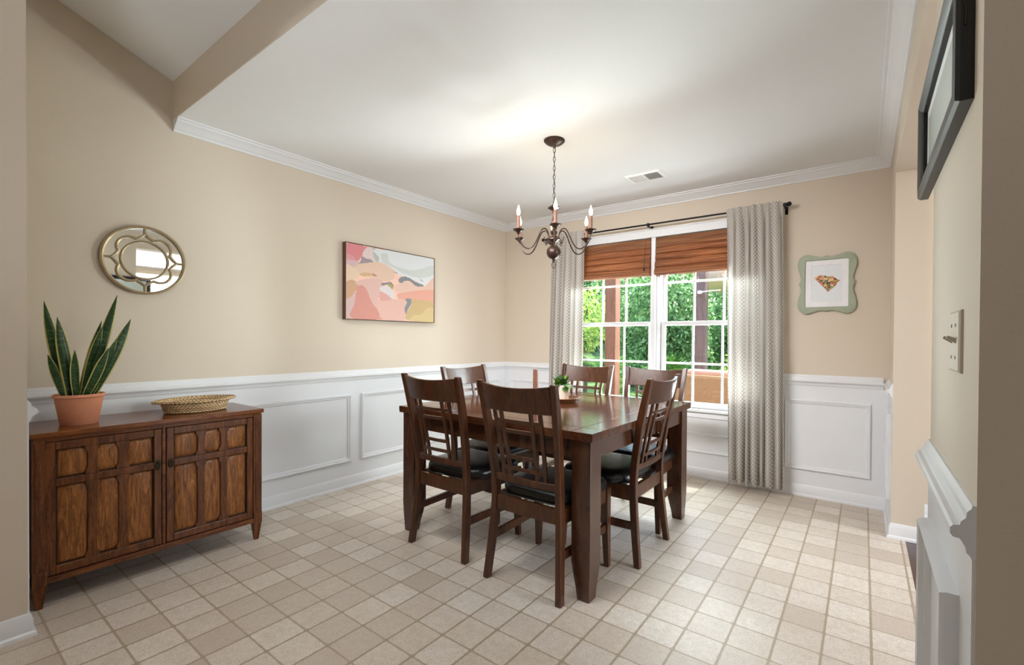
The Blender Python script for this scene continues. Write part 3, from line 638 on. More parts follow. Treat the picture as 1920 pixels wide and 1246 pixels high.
# ------------------------------------------------------------------ snake plant
sp_ = thing('potted_snake_plant', 'snake plant with yellow-edged leaves in a terracotta pot', 'plant', (.262, -3.512, .757))
pot = G().lathe([(.0, 0), (.064, 0), (.067, .003), (.0855, .126), (.0885, .1265), (.0915, .130), (.0915, .139), (.089, .1425), (.084, .141), (.080, .125), (.0, .125)], seg=56)
pot.build('pot', 'terracotta', sp_, smooth=True)
G().lathe([(0, .129), (.04, .130), (.0785, .127), (.078, .12), (0, .12)], seg=24).build('soil', 'soil', sp_, smooth=True)
def leaf(base, tip, wd, face, bend=.0, twist=0):
    a, b_ = Vector(base), Vector(tip); n = 16; vs = []; uv = []; ax = (b_-a); L = ax.length; ax.normalize()
    side0 = Vector((math.cos(face), math.sin(face), 0)); side0 = (side0-ax*side0.dot(ax)).normalized(); nrm0 = ax.cross(side0)
    for k in range(n+1):
        s_ = k/n
        wv = wd*(.55+.45*math.sin(min(1, s_*1.9)*PI/2))*(1 if s_ < .55 else max(0, 1-((s_-.55)/.45)**2.1)) if s_ < 1 else .0004
        c = a.lerp(b_, s_)+nrm0*bend*math.sin(PI*s_)+Vector((0, 0, 0)); tw = twist*s_
        side = side0*math.cos(tw)+nrm0*math.sin(tw); nr = ax.cross(side)
        for j in range(5):
            q = j/2-1; p = c+side*q*wv+nr*(abs(q)**1.5)*wv*.38
            vs.append(tuple(p)); uv.append((j/4, s_*L/.5))
    fs = [(k*5+j, k*5+j+1, (k+1)*5+j+1, (k+1)*5+j) for k in range(n) for j in range(4)]
    g = G(); g.add(vs, fs); return g.build('leaf', 'snake', sp_, smooth=True, uv=uv, solid=.003, ang=80)
for bs, tp_, wd, fc, bd, tw in (
        ((.012, -.045, .12), (.02, -.118, .572), .021, 1.45, .004, .2), ((.028, -.03, .12), (.06, -.082, .50), .024, 1.75, -.012, .1),
        ((.0, -.03, .12), (-.01, -.07, .49), .017, 1.2, .01, .3), ((.03, -.055, .12), (.035, -.108, .33), .016, 1.0, .0, .3),
        ((.022, .018, .12), (.018, .134, .618), .021, 1.3, -.02, -.2), ((.036, .004, .12), (.05, .072, .46), .019, 1.5, .01, .2),
        ((.03, .034, .12), (.05, .178, .50), .023, 1.5, -.035, -.1), ((.045, .022, .12), (.085, .118, .405), .022, 1.8, -.01, .1),
        ((.018, .05, .12), (.0, .176, .455), .016, 1.1, -.04, -.3), ((.0, .0, .12), (-.03, .085, .49), .017, 1.4, .0, .3),
        ((.05, .008, .12), (.10, .085, .36), .020, 1.6, -.015, .2), ((.048, -.018, .12), (.09, -.03, .35), .018, 1.9, .0, .1)):
    leaf(bs, tp_, wd, fc, bd, tw)

# ------------------------------------------------------------------ basket tray
bk = G(); prof = []
def coil(r0, z0, r1, z1, n, amp=.0035):
    out = []
    for k in range(n*6+1):
        t_ = k/(n*6); dr, dz = r1-r0, z1-z0; L = math.hypot(dr, dz); nx, nz = dz/L, -dr/L; a = abs(math.sin(PI*k/6))*amp
        out.append((r0+dr*t_+nx*a, z0+dz*t_+nz*a))
    return out
outer = coil(.0, .002, .132, .002, 3, .001)+coil(.134, .004, .150, .056, 5)+coil(.152, .057, .168, .062, 2)
inner = coil(.168, .068, .150, .066, 2)+coil(.144, .060, .130, .012, 5, .002)+coil(.126, .010, .0, .010, 3, .001)
prof = outer+inner
seg = 72; n = len(prof); vs = []; uv = []; acc = [0]
for i in range(1, n): acc.append(acc[-1]+math.hypot(prof[i][0]-prof[i-1][0], prof[i][1]-prof[i-1][1]))
for k in range(seg+1):
    a = 2*PI*k/seg
    for i, (r, z) in enumerate(prof):
        fl = min(1, max(0, (r-.145)/.02))*(z > .05); ex = 1+.12*fl*abs(math.sin(a))**10; lift = 0
        vs.append((r*.80*math.cos(a), r*1.06*math.sin(a)*ex, z+lift)); uv.append((k*52/seg, acc[i]/.0105))
bk.add(vs, [(k*n+i, (k+1)*n+i, (k+1)*n+i+1, k*n+i+1) for k in range(seg) for i in range(n-1)])
o = bk.build('basket', 'basket', smooth=True, uv=uv, ang=80); o.location = (.245, -3.035, .7575)
tag(o, 'shallow oval woven seagrass basket on the walnut sideboard', 'basket')

# ------------------------------------------------------------------ wall mirror
MR = .19
mr = thing('wall_mirror', 'round gold-framed mirror with quatrefoil overlay above the sideboard', 'mirror', (0, -3.203, 1.598))
mf = lambda a, b_, d: (d, a, b_)
def ringpoly(pts, wd, d0, d1, mat, nm, closed=True):
    n = len(pts); ins, outs = [], []
    for i in range(n):
        p = Vector(pts[i]); a = Vector(pts[(i-1) % n] if closed else pts[max(0, i-1)]); c = Vector(pts[(i+1) % n] if closed else pts[min(n-1, i+1)])
        t_ = (c-a).normalized(); nn = Vector((-t_.y, t_.x)); ins.append(p-nn*wd/2); outs.append(p+nn*wd/2)
    secs = []
    for i in list(range(n))+([0] if closed else []):
        m_ = (ins[i]+outs[i])/2
        secs.append([mf(ins[i].x, ins[i].y, d0), mf(ins[i].x, ins[i].y, d1*.8), mf(m_.x, m_.y, d1), mf(outs[i].x, outs[i].y, d1*.8), mf(outs[i].x, outs[i].y, d0)])
    return secs
circ = lambda r, n=64: [(r*math.cos(2*PI*k/n), r*math.sin(2*PI*k/n)) for k in range(n)]
G().prism(circ(MR-.004), mf, .002, .010).build('mirror_glass', 'mirror', mr)
G().strip(ringpoly(circ(MR-.007, 96), .016, .0, .026, 0, 0), cap=False).build('rim', 'gold', mr, smooth=True, ang=30)
G().strip(ringpoly(circ(.104, 80), .012, .009, .020, 0, 0), cap=False).build('inner_ring', 'gold', mr, smooth=True, ang=30)
q1 = [(0, .76*MR), (.10*MR, .665*MR), (.20*MR, .60*MR)]
cx_, cr = .345*MR, .29*MR
arc = [(cx_+cr*math.cos(a), cx_+cr*math.sin(a)) for a in [math.radians(118-k*(146/12)) for k in range(13)]]
quad = q1+arc+[(b_, a) for a, b_ in reversed(q1[1:])]
full = []
for k in range(4):
    ca, sa = math.cos(-k*PI/2), math.sin(-k*PI/2); full += [(x*ca-y*sa, x*sa+y*ca) for x, y in quad]
g = G().strip(ringpoly(full, .0145, .009, .021, 0, 0), cap=False)
for k in range(4):
    ca, sa = math.cos(k*PI/2), math.sin(k*PI/2)
    g.strip(ringpoly([(ca*.76*MR, sa*.76*MR), (ca*(MR-.01), sa*(MR-.01))], .012, .009, .02, 0, 0, False), cap=False)
g.build('quatrefoil_overlay', 'gold', mr, smooth=True, ang=30)

# ------------------------------------------------------------------ abstract painting
ART = {'coral':[[0.001,0.992],[0.208,0.986],[0.184,0.921],[0.156,0.858],[0.119,0.785],[0.088,0.774],[0.063,0.828],[0.002,0.845]],'pink2':[[0.002,0.845],[0.063,0.838],[0.096,0.78],[0.088,0.757],[0.002,0.76]],'lilac':[[0.002,0.77],[0.088,0.779],[0.124,0.765],[0.104,0.718],[0.072,0.689],[0.002,0.708]],'grey1':[[0.151,0.853],[0.2,0.831],[0.251,0.824],[0.292,0.784],[0.251,0.782],[0.168,0.758],[0.119,0.742],[0.144,0.791]],'palepink':[[0.208,0.986],[0.267,0.985],[0.285,0.877],[0.336,0.821],[0.292,0.784],[0.251,0.824],[0.193,0.84],[0.159,0.86],[0.167,0.916]],'sage':[[0.267,0.985],[0.302,0.986],[0.336,0.867],[0.336,0.821],[0.302,0.814],[0.276,0.875]],'white':[[0.302,0.986],[0.992,0.993],[0.993,0.694],[0.92,0.606],[0.866,0.561],[0.772,0.608],[0.612,0.666],[0.546,0.666],[0.48,0.725],[0.336,0.809],[0.336,0.877]],'palegreen':[[0.425,0.943],[0.443,0.833],[0.573,0.777],[0.752,0.775],[0.992,0.897],[0.993,0.745],[0.813,0.664],[0.612,0.701],[0.48,0.77],[0.372,0.818],[0.354,0.927]],'peach':[[0.002,0.708],[0.072,0.689],[0.124,0.738],[0.234,0.782],[0.336,0.809],[0.425,0.782],[0.499,0.728],[0.508,0.659],[0.481,0.584],[0.372,0.544],[0.303,0.556],[0.226,0.588],[0.128,0.593],[0.057,0.493],[0.002,0.485]],'cream':[[0.002,0.708],[0.057,0.691],[0.111,0.654],[0.128,0.593],[0.088,0.52],[0.002,0.49]],'ochreband':[[0.131,0.603],[0.168,0.632],[0.226,0.642],[0.268,0.633],[0.235,0.598],[0.168,0.583]],'redmark':[[0.252,0.62],[0.276,0.64],[0.315,0.613],[0.285,0.603]],'tan':[[0.002,0.485],[0.088,0.51],[0.112,0.449],[0.096,0.382],[0.049,0.291],[0.003,0.242]],'lilac2':[[0.003,0.242],[0.049,0.291],[0.097,0.372],[0.089,0.24],[0.042,0.012],[0.003,0.012]],'salmon':[[0.112,0.449],[0.168,0.458],[0.21,0.387],[0.252,0.258],[0.304,0.174],[0.339,0.098],[0.374,0.015],[0.05,0.01],[0.081,0.196],[0.097,0.35]],'pinkmid':[[0.096,0.5],[0.235,0.566],[0.355,0.564],[0.373,0.453],[0.337,0.358],[0.304,0.174],[0.252,0.258],[0.202,0.407],[0.153,0.466],[0.12,0.449]],'pinklow':[[0.304,0.186],[0.339,0.291],[0.481,0.306],[0.566,0.316],[0.643,0.312],[0.634,0.203],[0.664,0.02],[0.374,0.015],[0.339,0.11]],'rose':[[0.337,0.358],[0.373,0.419],[0.444,0.348],[0.481,0.306],[0.355,0.269]],'greyblob':[[0.36,0.52],[0.427,0.541],[0.462,0.552],[0.494,0.517],[0.49,0.493],[0.444,0.52],[0.391,0.495],[0.364,0.492]],'olive':[[0.427,0.519],[0.462,0.524],[0.494,0.493],[0.477,0.444],[0.444,0.47]],'whitecurl':[[0.373,0.476],[0.427,0.495],[0.481,0.446],[0.509,0.345],[0.481,0.306],[0.427,0.368],[0.355,0.405],[0.337,0.448]],'greyblob2':[[0.551,0.596],[0.594,0.65],[0.671,0.652],[0.752,0.605],[0.866,0.561],[0.814,0.534],[0.752,0.544],[0.692,0.595],[0.622,0.59],[0.604,0.562],[0.565,0.557]],'peach2':[[0.509,0.507],[0.575,0.552],[0.671,0.591],[0.752,0.537],[0.866,0.547],[0.92,0.606],[0.993,0.694],[0.994,0.51],[0.712,0.441],[0.547,0.407],[0.5,0.448]],'coral2':[[0.537,0.383],[0.614,0.422],[0.994,0.51],[0.996,0.294],[0.899,0.328],[0.713,0.331],[0.566,0.316]],'greyv':[[0.634,0.329],[0.713,0.331],[0.703,0.258],[0.664,0.171],[0.644,0.103],[0.624,0.191],[0.653,0.277]],'ochre':[[0.713,0.331],[0.814,0.331],[0.942,0.333],[0.996,0.287],[0.997,0.007],[0.664,0.02],[0.648,0.103],[0.703,0.247]],'lightochre':[[0.734,0.091],[0.836,0.11],[0.9,0.203],[0.996,0.223],[0.997,0.007],[0.714,0.01]],'mark3':[[0.49,0.715],[0.546,0.701],[0.541,0.682],[0.499,0.693]],'mark4':[[0.803,0.655],[0.834,0.649],[0.866,0.617],[0.824,0.628]]}
ACOL = {'coral': (228, 132, 138), 'pink2': (226, 150, 158), 'lilac': (214, 178, 184), 'grey1': (160, 146, 156), 'palepink': (228, 206, 202), 'sage': (184, 192, 184),
        'white': (224, 228, 232), 'palegreen': (208, 214, 210), 'peach': (232, 196, 172), 'cream': (236, 204, 176), 'ochreband': (216, 178, 126), 'redmark': (206, 128, 112), 'tan': (212, 166, 130),
        'lilac2': (220, 184, 186), 'salmon': (224, 148, 136), 'pinkmid': (228, 184, 174), 'pinklow': (234, 184, 172), 'rose': (230, 166, 156), 'greyblob': (132, 138, 142),
        'olive': (180, 158, 106), 'whitecurl': (224, 216, 218), 'greyblob2': (132, 138, 146), 'peach2': (236, 194, 176), 'coral2': (238, 168, 148), 'greyv': (138, 142, 150), 'ochre': (212, 180, 126),
        'lightochre': (222, 196, 136), 'mark3': (204, 160, 152), 'mark4': (196, 172, 178)}
for k in ACOL: ACOL[k] = tuple(.93*(.86*v+.14*sum(ACOL[k])/3) for v in ACOL[k])
for k in ART: ART[k] = smooth_poly([(x, y, 0) for x, y in ART[k]], 3) if len(ART[k]) > 4 else [(x, y, 0) for x, y in ART[k]]
pa = thing('framed_painting', 'pink and grey abstract canvas in a thin brown frame on the left wall', 'painting', (0, -1.541, 1.6145))
nx_, ny_ = 150, 100; vs = []; fs = []; cols = []; rnd = random.Random(3); hw, hh = .446, .294
for j in range(ny_+1):
    for i in range(nx_+1): vs.append((.040, -hw+2*hw*i/nx_, -hh+2*hh*j/ny_))
polys = [(k, [(p[0], p[1]) for p in v]) for k, v in ART.items()]
for j in range(ny_):
    for i in range(nx_):
        u, v = (i+.5)/nx_, (j+.5)/ny_; c = (230, 190, 172)
        for k, p in polys:
            if inside(u, v, p): c = ACOL[k]
        fs.append((j*(nx_+1)+i, j*(nx_+1)+i+1, (j+1)*(nx_+1)+i+1, (j+1)*(nx_+1)+i)); cols.append(lin(c))
g = G(); g.add(vs, fs); nf = len(fs)
g.box(.004, .0395, -hw, hw, -hh, hh); cols += [lin((230, 214, 200))]*6
g.build('canvas', 'artpaint', pa, col=cols)
G().rings(lambda u, v, d: (.002+d, u, v), -.4515, .4515, -.2995, .2995, [(0, 0), (0, .042), (.003, .0425), (.0035, .02), (.0036, 0)]).build('frame', 'frame_brown', pa)

# ------------------------------------------------------------------ sage frame with floral print
gf = thing('picture_frame', 'scalloped sage green frame with a floral map print, right of the curtain', 'picture', (3.052, -.004, 1.594))
qf = [(0, .203), (.022, .196), (.05, .198), (.085, .208), (.115, .219), (.14, .217), (.163, .203), (.178, .178), (.183, .145), (.180, .115), (.170, .08), (.163, .05), (.164, .022), (.174, .004)]
pts = qf+[(x, -y) for x, y in reversed(qf[:-1])]; pts = [(x, y) for x, y in pts] ; pts = pts[:-1]+[(0, -.203)]+[(-x, y) for x, y in reversed(pts[1:-1])] if False else qf+[(x, -y-.004 if k else -y) for k, (x, y) in enumerate(reversed(qf))][1:]
left = [(-x, y) for x, y in reversed(pts)][1:-1]; outl = pts+left
outl = [(p[0], p[1]) for p in smooth_poly([(x, y, 0) for x, y in outl], 3)]
ff = lambda a, b_, d: (a, -d, b_)
def shr(p, k): return [(x*k, y*k) for x, y in p]
n = len(outl); inn = []
for x, y in outl:      # matching rectangle points for the opening
    a = math.atan2(y/.172, x/.133); c_, s_ = math.cos(a), math.sin(a); m_ = max(abs(c_), abs(s_)); inn.append((.133*c_/m_, .172*s_/m_))
secs = [[ff(x, y, d) for x, y in P] for P, d in ((outl, 0), (outl, .014), (shr(outl, .975), .018), ([(x*1.03, y*1.025) for x, y in inn], .018), (inn, .012), (inn, .004))]
G().strip(secs, cap=False).build('frame', 'green_frame', gf, smooth=True, ang=35)
G().rings(ff, -.133, .133, -.172, .172, [(0, .008), (.037, .008), (.039, .006)]).build('mat_board', 'mat_board', gf)
SCP = [(-.084, .039), (-.065, .055), (-.046, .061), (-.02, .061), (-.002, .055), (.008, .048), (.024, .053), (.042, .05), (.057, .033), (.083, .016), (.065, .005), (.061, -.01), (.047, -.031), (.029, -.043), (.018, -.056), (.007, -.066), (-.001, -.05), (-.012, -.032), (-.034, -.009), (-.053, .015)]
vs = []; fs = []; cols = []; nx_, ny_ = 120, 150; rnd = random.Random(11)
blobs = [(rnd.uniform(-.085, .085), rnd.uniform(-.068, .065), rnd.uniform(.004, .010), rnd.choice([(206, 96, 70), (226, 150, 120), (232, 190, 120), (180, 60, 50), (140, 150, 100), (236, 206, 150), (90, 110, 84), (224, 120, 100), (196, 170, 60), (80, 60, 50)])) for _ in range(320)]
for j in range(ny_+1):
    for i in range(nx_+1): vs.append(ff(-.10+.20*i/nx_, -.14+.28*j/ny_, .0055))
for j in range(ny_):
    for i in range(nx_):
        x, y = -.10+.20*(i+.5)/nx_, -.14+.28*(j+.5)/ny_; c = (226, 230, 236)
        if inside(x, y, SCP):
            c = (214, 150, 110)
            for bx, by, br, bc in blobs:
                if (x-bx)**2+(y-by)**2 < br*br: c = bc
            c = tuple(.8*v+.2*sum(c)/3 for v in c)
        fs.append((j*(nx_+1)+i, j*(nx_+1)+i+1, (j+1)*(nx_+1)+i+1, (j+1)*(nx_+1)+i)); cols.append(lin(c))
g = G(); g.add(vs, fs); g.build('print', 'artpaint', gf, col=cols)

# ------------------------------------------------------------------ black frame on the right wall
kf = thing('picture_frame', 'black framed picture high on the near right wall above the switch', 'picture', (W, -2.635, 1.71))
kk = lambda u, v, d: (-d, u, v)
G().rings(kk, -.335, .335, -.135, .135, [(0, 0), (0, .018), (.004, .024), (.018, .026), (.030, .020), (.034, .016), (.040, .0155), (.041, .006)]).build('frame', 'black_frame', kf, smooth=True, ang=30)
bd = G()
for v in (-.099, .099):
    for i in range(60): bd.box(-.0165, -.0135, -.30+i*.0102, -.294+i*.0102, v-.003, v+.003)
for u in (-.299, .299):
    for i in range(19): bd.box(-.0165, -.0135, u-.003, u+.003, -.097+i*.0104, -.091+i*.0104)
bd.build('beading', 'silver_bead', kf)
G().rings(kk, -.296, .296, -.096, .096, [(0, .004), (.0, .007), (.022, .007), (.0225, .006)], fill=False).build('mat_board', 'mat_board', kf)
G().box(-.006, -.003, -.28, .28, -.08, .08).build('print', 'print', kf)
G().tube([(-.02, -.337, .135), (-.014, -.338, .10), (-.018, -.338, .06), (-.012, -.338, .02), (-.012, -.338, -.01)], .0015, 6).build('hanging_cord', 'bronze', kf)

# ------------------------------------------------------------------ switch plate
sw = thing('light_switch', 'cream two-gang light switch plate on the near right wall', 'light switch', (W, -2.843, 1.172))
G().rings(kk, -.058, .058, -.058, .058, [(0, 0), (.001, .004), (.005, .0065)], fill=True).build('plate', 'plate', sw, smooth=True, ang=30)
for u in (-.023, .023):
    G().hexa([kk(u-.005, -.004, .006), kk(u+.005, -.004, .006), kk(u+.004, .006, .02), kk(u-.004, .006, .02)], [kk(u-.005, .006, .006), kk(u+.005, .006, .006), kk(u+.004, .011, .018), kk(u-.004, .011, .018)]).build('toggle', 'taupe', sw, bevel=.001)
    for v in (-.03, .03):
        s_ = G(); s_.add([kk(u+.0032*math.cos(2*PI*k/12), v+.0032*math.sin(2*PI*k/12), d) for d in (.006, .008) for k in range(12)], [tuple(range(12)), tuple(range(12, 24))]+[(k, (k+1) % 12, 12+(k+1) % 12, 12+k) for k in range(12)])
        s_.build('screw', 'screw', sw)

# ------------------------------------------------------------------ ceiling vent
cv = thing('ceiling_vent', 'white two-section ceiling air vent near the window wall', 'vent', (1.895, -.603, H))
G().rings(lambda u, v, d: (u, v, -d), -.142, .142, -.10, .10, [(0, 0), (.0, .004), (.018, .009), (.026, .009), (.027, 0)]).box(-.004, .004, -.075, .075, -.009, 0).build('frame', 'vent', cv)
G().box(-.118, .118, -.075, .075, -.001, 0).build('backing', 'ventdark', cv)
for s_ in (-1, 1):
    l = G()
    for k in range(14):
        x = s_*(.010+k*.0078)
        l.hexa([(x-.001, -.073, -.008), (x+.0005, -.073, -.008), (x+.0005, .073, -.008), (x-.001, .073, -.008)], [(x-s_*.004-.001, -.073, -.002), (x-s_*.004+.0005, -.073, -.002), (x-s_*.004+.0005, .073, -.002), (x-s_*.004-.001, .073, -.002)])
    l.build('louver', 'vent', cv)

# ------------------------------------------------------------------ chandelier
cl = thing('chandelier', 'brown bronze six-arm candle chandelier hanging above the dining table', 'chandelier', (1.668, -1.556, 0))
G().lathe([(0, H), (.066, H), (.067, H-.006), (.060, H-.014), (.045, H-.025), (.024, H-.033), (.012, H-.036), (.010, H-.046), (0, H-.046)], seg=40).build('canopy', 'bronze', cl, smooth=True)
chn = G(); z = 2.392; k = 0
while z > 2.055:
    L, wd = .017, .0075; pts = []
    for j in range(16):
        a = 2*PI*j/16; u = wd*math.cos(a); v = L*math.sin(a); rot = k*PI/2+.4
        pts.append((u*math.cos(rot), u*math.sin(rot), z-L+v))
    chn.tube(pts, .0016, 6, closed=True); z -= .0285; k += 1
chn.tube([(.004*math.sin(i*1.3), .004*math.cos(i*1.7), 2.39-i*.0205) for i in range(18)], .0014, 5)
chn.build('chain', 'bronze', cl, smooth=True)
col = [(0, 2.055), (.006, 2.05), (.008, 2.035), (.012, 2.028), (.038, 2.012), (.040, 2.006), (.014, 1.992), (.009, 1.975), (.008, 1.95), (.013, 1.935), (.017, 1.915), (.014, 1.895), (.009, 1.88), (.012, 1.868), (.022, 1.858), (.020, 1.845), (.012, 1.836),
       (.016, 1.828), (.036, 1.822), (.042, 1.813), (.042, 1.805), (.030, 1.796), (.015, 1.788), (.011, 1.778), (.016, 1.772), (.012, 1.768)]
G().lathe(col, seg=32).build('column', 'bronze', cl, smooth=True)
G().lathe([(0, 1.680)]+[(.046*math.sin(PI*k/20), 1.727-.046*math.cos(PI*k/20)) for k in range(1, 20)]+[(0, 1.773)], seg=36).build('ball', 'bronze', cl, smooth=True)
G().lathe([(0, 1.662), (.006, 1.665), (.008, 1.675), (.012, 1.683), (0, 1.684)], seg=16).tube([(.014*math.cos(2*PI*j/20), 0, 1.645+.020*math.sin(2*PI*j/20)) for j in range(20)], .0022, 6, closed=True).build('ring_pull', 'bronze', cl, smooth=True)
view = math.atan2(-4.017+1.556, 3.279-1.668)
armp = smooth_poly([(.036, 1.812, 0), (.040, 1.842, 0), (.056, 1.866, 0), (.078, 1.868, 0), (.098, 1.848, 0), (.125, 1.790, 0), (.155, 1.745, 0), (.188, 1.731, 0), (.222, 1.745, 0), (.247, 1.780, 0), (.255, 1.818, 0)], 4, False)
hookp = smooth_poly([(.040, 1.806, 0), (.052, 1.800, 0), (.060, 1.786, 0), (.054, 1.775, 0), (.046, 1.782, 0), (.050, 1.79, 0), (.066, 1.795, 0), (.070, 1.812, 0), (.073, 1.818, 0)], 3, False)
first = None
for k in range(6):
    a = view+math.radians(2)+k*PI/3; d = (math.cos(a), math.sin(a)); P = lambda r, z: (r*d[0], r*d[1], z)
    ar = G().tube([P(r, z) for r, z, _ in armp], .0042, 8); ar = ar.build('arm', 'bronze', cl, smooth=True)
    G().tube([P(r, z) for r, z, _ in hookp], .0022, 6).build('scroll', 'bronze', ar, smooth=True)
    c0 = P(.255, 0)
    G().lathe([(0, 1.812), (.008, 1.812), (.011, 1.822), (.020, 1.828), (.034, 1.838), (.035, 1.841), (.022, 1.836), (.016, 1.838), (.018, 1.846), (.016, 1.848), (0, 1.848)], c0, 28).build('drip_cup', 'bronze', ar, smooth=True)
    G().lathe([(0, 1.846), (.0105, 1.846), (.0105, 1.925), (0, 1.927)], c0, 18).build('candle_sleeve', 'sleeve', ar, smooth=True)
    G().lathe([(0, 1.925), (.006, 1.926), (.0105, 1.937), (.012, 1.948), (.0105, 1.960), (.006, 1.974), (.002, 1.986), (0, 1.992)], c0, 18).build('bulb', 'bulb', ar, smooth=True)
    pl = bpy.data.lights.new('bulb_light', 'POINT'); pl.energy = 0.75; pl.color = (1, .8, .55); pl.shadow_soft_size = .012
    po = bpy.data.objects.new('bulb_light', pl); C.objects.link(po); po.location = (c0[0], c0[1], 2.01); po.parent = cl

# ------------------------------------------------------------------ curtains and rod
def curtain(x0t, x1t, x0b, x1b, z0, z1, label, folds, seed):
    rn = random.Random(seed); nx_, nz_ = 150, 40; vs = []; uv = []; ph = rn.uniform(0, 6)
    for j in range(nz_+1):
        s_ = j/nz_; z = z1+(z0-z1)*s_; xa = x0t+(x0b-x0t)*s_; xb = x1t+(x1b-x1t)*s_; arc_ = 0
        for i in range(nx_+1):
            q = i/nx_; am = .014+.024*s_
            sharp = math.sin(2*PI*folds*q+ph+.6*math.sin(3*s_+ph)+.9*math.sin(5*q+ph))
            y = -.078-am*2.3*abs(math.sin(PI*folds*q+ph+.5*math.sin(2.2*s_+ph)+.8*math.sin(5*q+ph)))**.6+.008*math.sin(2*PI*folds*.47*q+2*s_)
            y -= .014*max(0, min(1, (z-(z1-.09))/.05))+.004; y = min(y, -.112) if z > z1-.06 else y
            zz = z+(.010*math.sin(2*PI*folds*q+1) if j == nz_ else 0)+(.004*math.sin(2*PI*folds*1.7*q) if j == 0 else 0)
            vs.append((xa+(xb-xa)*q+.006*math.sin(2*PI*folds*q*.5+s_*2), y, zz)); uv.append((q*.80, z))
    g = G(); g.add(vs, [(j*(nx_+1)+i, j*(nx_+1)+i+1, (j+1)*(nx_+1)+i+1, (j+1)*(nx_+1)+i) for j in range(nz_) for i in range(nx_)])
    o = g.build('curtain', 'curtain', smooth=True, uv=uv, ang=180); tag(o, label, 'curtain', 'grey patterned curtains'); return o
curtain(.70, 1.075, .665, 1.10, .06, 2.228, 'grey and white patterned curtain on the left side of the window', 7, 2)
curtain(2.375, 2.775, 2.40, 2.815, .055, 2.222, 'grey and white patterned curtain on the right side of the window', 7, 5)
rd = thing('curtain_rod', 'thin black curtain rod with ball ends above the window', 'curtain rod', (0, 0, 0))
G().tube([(.60, -.098, 2.195), (2.80, -.098, 2.195)], .0075, 12).build('rod', 'black', rd, smooth=True)
for x in (.585, 2.815): G().lathe([(0, -.018)]+[(.018*math.sin(PI*k/10), -.018*math.cos(PI*k/10)) for k in range(1, 10)]+[(0, .018)], (x, -.098, 2.195), 20).build('finial', 'black', rd, smooth=True)
for x in (.64, 1.715, 2.788):
    G().box(x-.006, x+.006, -.108, -.003, 2.172, 2.184).box(x-.010, x+.010, -.006, -.0005, 2.14, 2.20).box(x-.011, x+.011, -.110, -.086, 2.180, 2.206).build('bracket', 'black', rd, bevel=.002)

# ------------------------------------------------------------------ woven wood shades
def shade(x0, x1, label):
    t_ = thing('woven_shade', label, 'window shade', (0, 0, 0), 0, 'woven wood shades')
    z1, z0 = 2.088, 1.752
    G().box(x0, x1, .004, .028, z1-.03, z1).build('headrail', 'bamboo', t_)
    # front profile (y, z): flat valance then overlapping rolled folds
    fr = [(-.002, z1), (-.003, z1-.08)]
    zz = z1-.08
    steps = [(.062, -.014), (.058, -.028), (.066, -.042), (.064, -.054)]
    for h, y in steps:
        fr += [(y+.016, zz-.003), (y+.006, zz-h*.25), (y-.004, zz-h*.6), (y-.006, zz-h*.88), (y+.0, zz-h), (y+.014, zz-h-.001)]; zz -= h
    fr += [(-.03, z0+.002), (-.02, z0), (.012, z0)]
    poly = fr+[(.016, z0), (.016, z1)]
    g = G(); secs = []
    for k in range(25):
        x = x0+(x1-x0)*k/24; wv = .0012*math.sin(k*.7+x0*7)
        secs.append([(x, y+wv*.4*(1 if z < z1-.1 else 0), z+(wv if z < z1-.1 else 0)) for y, z in poly])
    g.strip(secs); g.build('woven_panel', 'bamboo', t_, smooth=True, ang=25)
    G().box(x1-.05, x1-.038, -.062, -.054, 1.79, 1.82).tube([(x1-.044, -.058, 1.82), (x1-.044, -.022, 2.06)], .0015, 6).build('pull_cord', 'black', t_)
    return t_
shade(.905, 1.706, 'brown woven bamboo shade over the left window'); shade(1.757, 2.60, 'brown woven bamboo shade over the right window')

# ------------------------------------------------------------------ things on the table
TZ = .7605
o = G().lathe([(0, 0), (.085, 0), (.092, .006), (.112, .026), (.116, .029), (.112, .030), (.088, .011), (0, .009)], seg=48).build('tray', 'tray', smooth=True); o.location = (1.672, -1.446, TZ)
tag(o, 'shallow round wooden tray under the small striped plant pot', 'tray')
pp = thing('potted_plant', 'small leafy green plant in a white striped pot on the table', 'plant', (1.664, -1.446, TZ+.0115))
prof = [(0, 0), (.042, 0), (.047, .004), (.051, .05), (.052, .100), (.049, .101), (.048, .088), (0, .088)]
vs = []; uv = []; sg = 60; n = len(prof)
for k in range(sg+1):
    a = 2*PI*k/sg
    for r, z in prof: vs.append((r*math.cos(a), r*math.sin(a), z)); uv.append((k/sg*36, z/.098))
g = G(); g.add(vs, [(k*n+i, (k+1)*n+i, (k+1)*n+i+1, k*n+i+1) for k in range(sg) for i in range(n-1)]); g.build('pot', 'stripepot', pp, smooth=True, uv=uv)
rn = random.Random(5)
for k in range(60):
    a = rn.uniform(0, 2*PI); el = rn.uniform(.15, 1.25); L = rn.uniform(.06, .105) if k else .13; wd = rn.uniform(.014, .021)
    if k == 0: a, el = 3.6, .1
    secs = []; side = Vector((-math.sin(a), math.cos(a), 0))
    for j in range(7):
        s_ = j/6; r = .012+L*s_*math.cos(el)*(1-.1*s_); z = .09+L*s_*math.sin(el)-(.045*s_*s_ if el < .9 else .02*s_*s_)
        wv = wd*math.sin(PI*(.12+.86*s_)); c = Vector((r*math.cos(a), r*math.sin(a), z))
        secs.append([tuple(c-side*wv), tuple(c+Vector((0, 0, -.003))), tuple(c+side*wv), tuple(c+Vector((0, 0, .003)))])
    G().strip(secs).build('leaf', 'succulent' if rn.random() < .6 else 'succulent2', pp, smooth=True, ang=70)
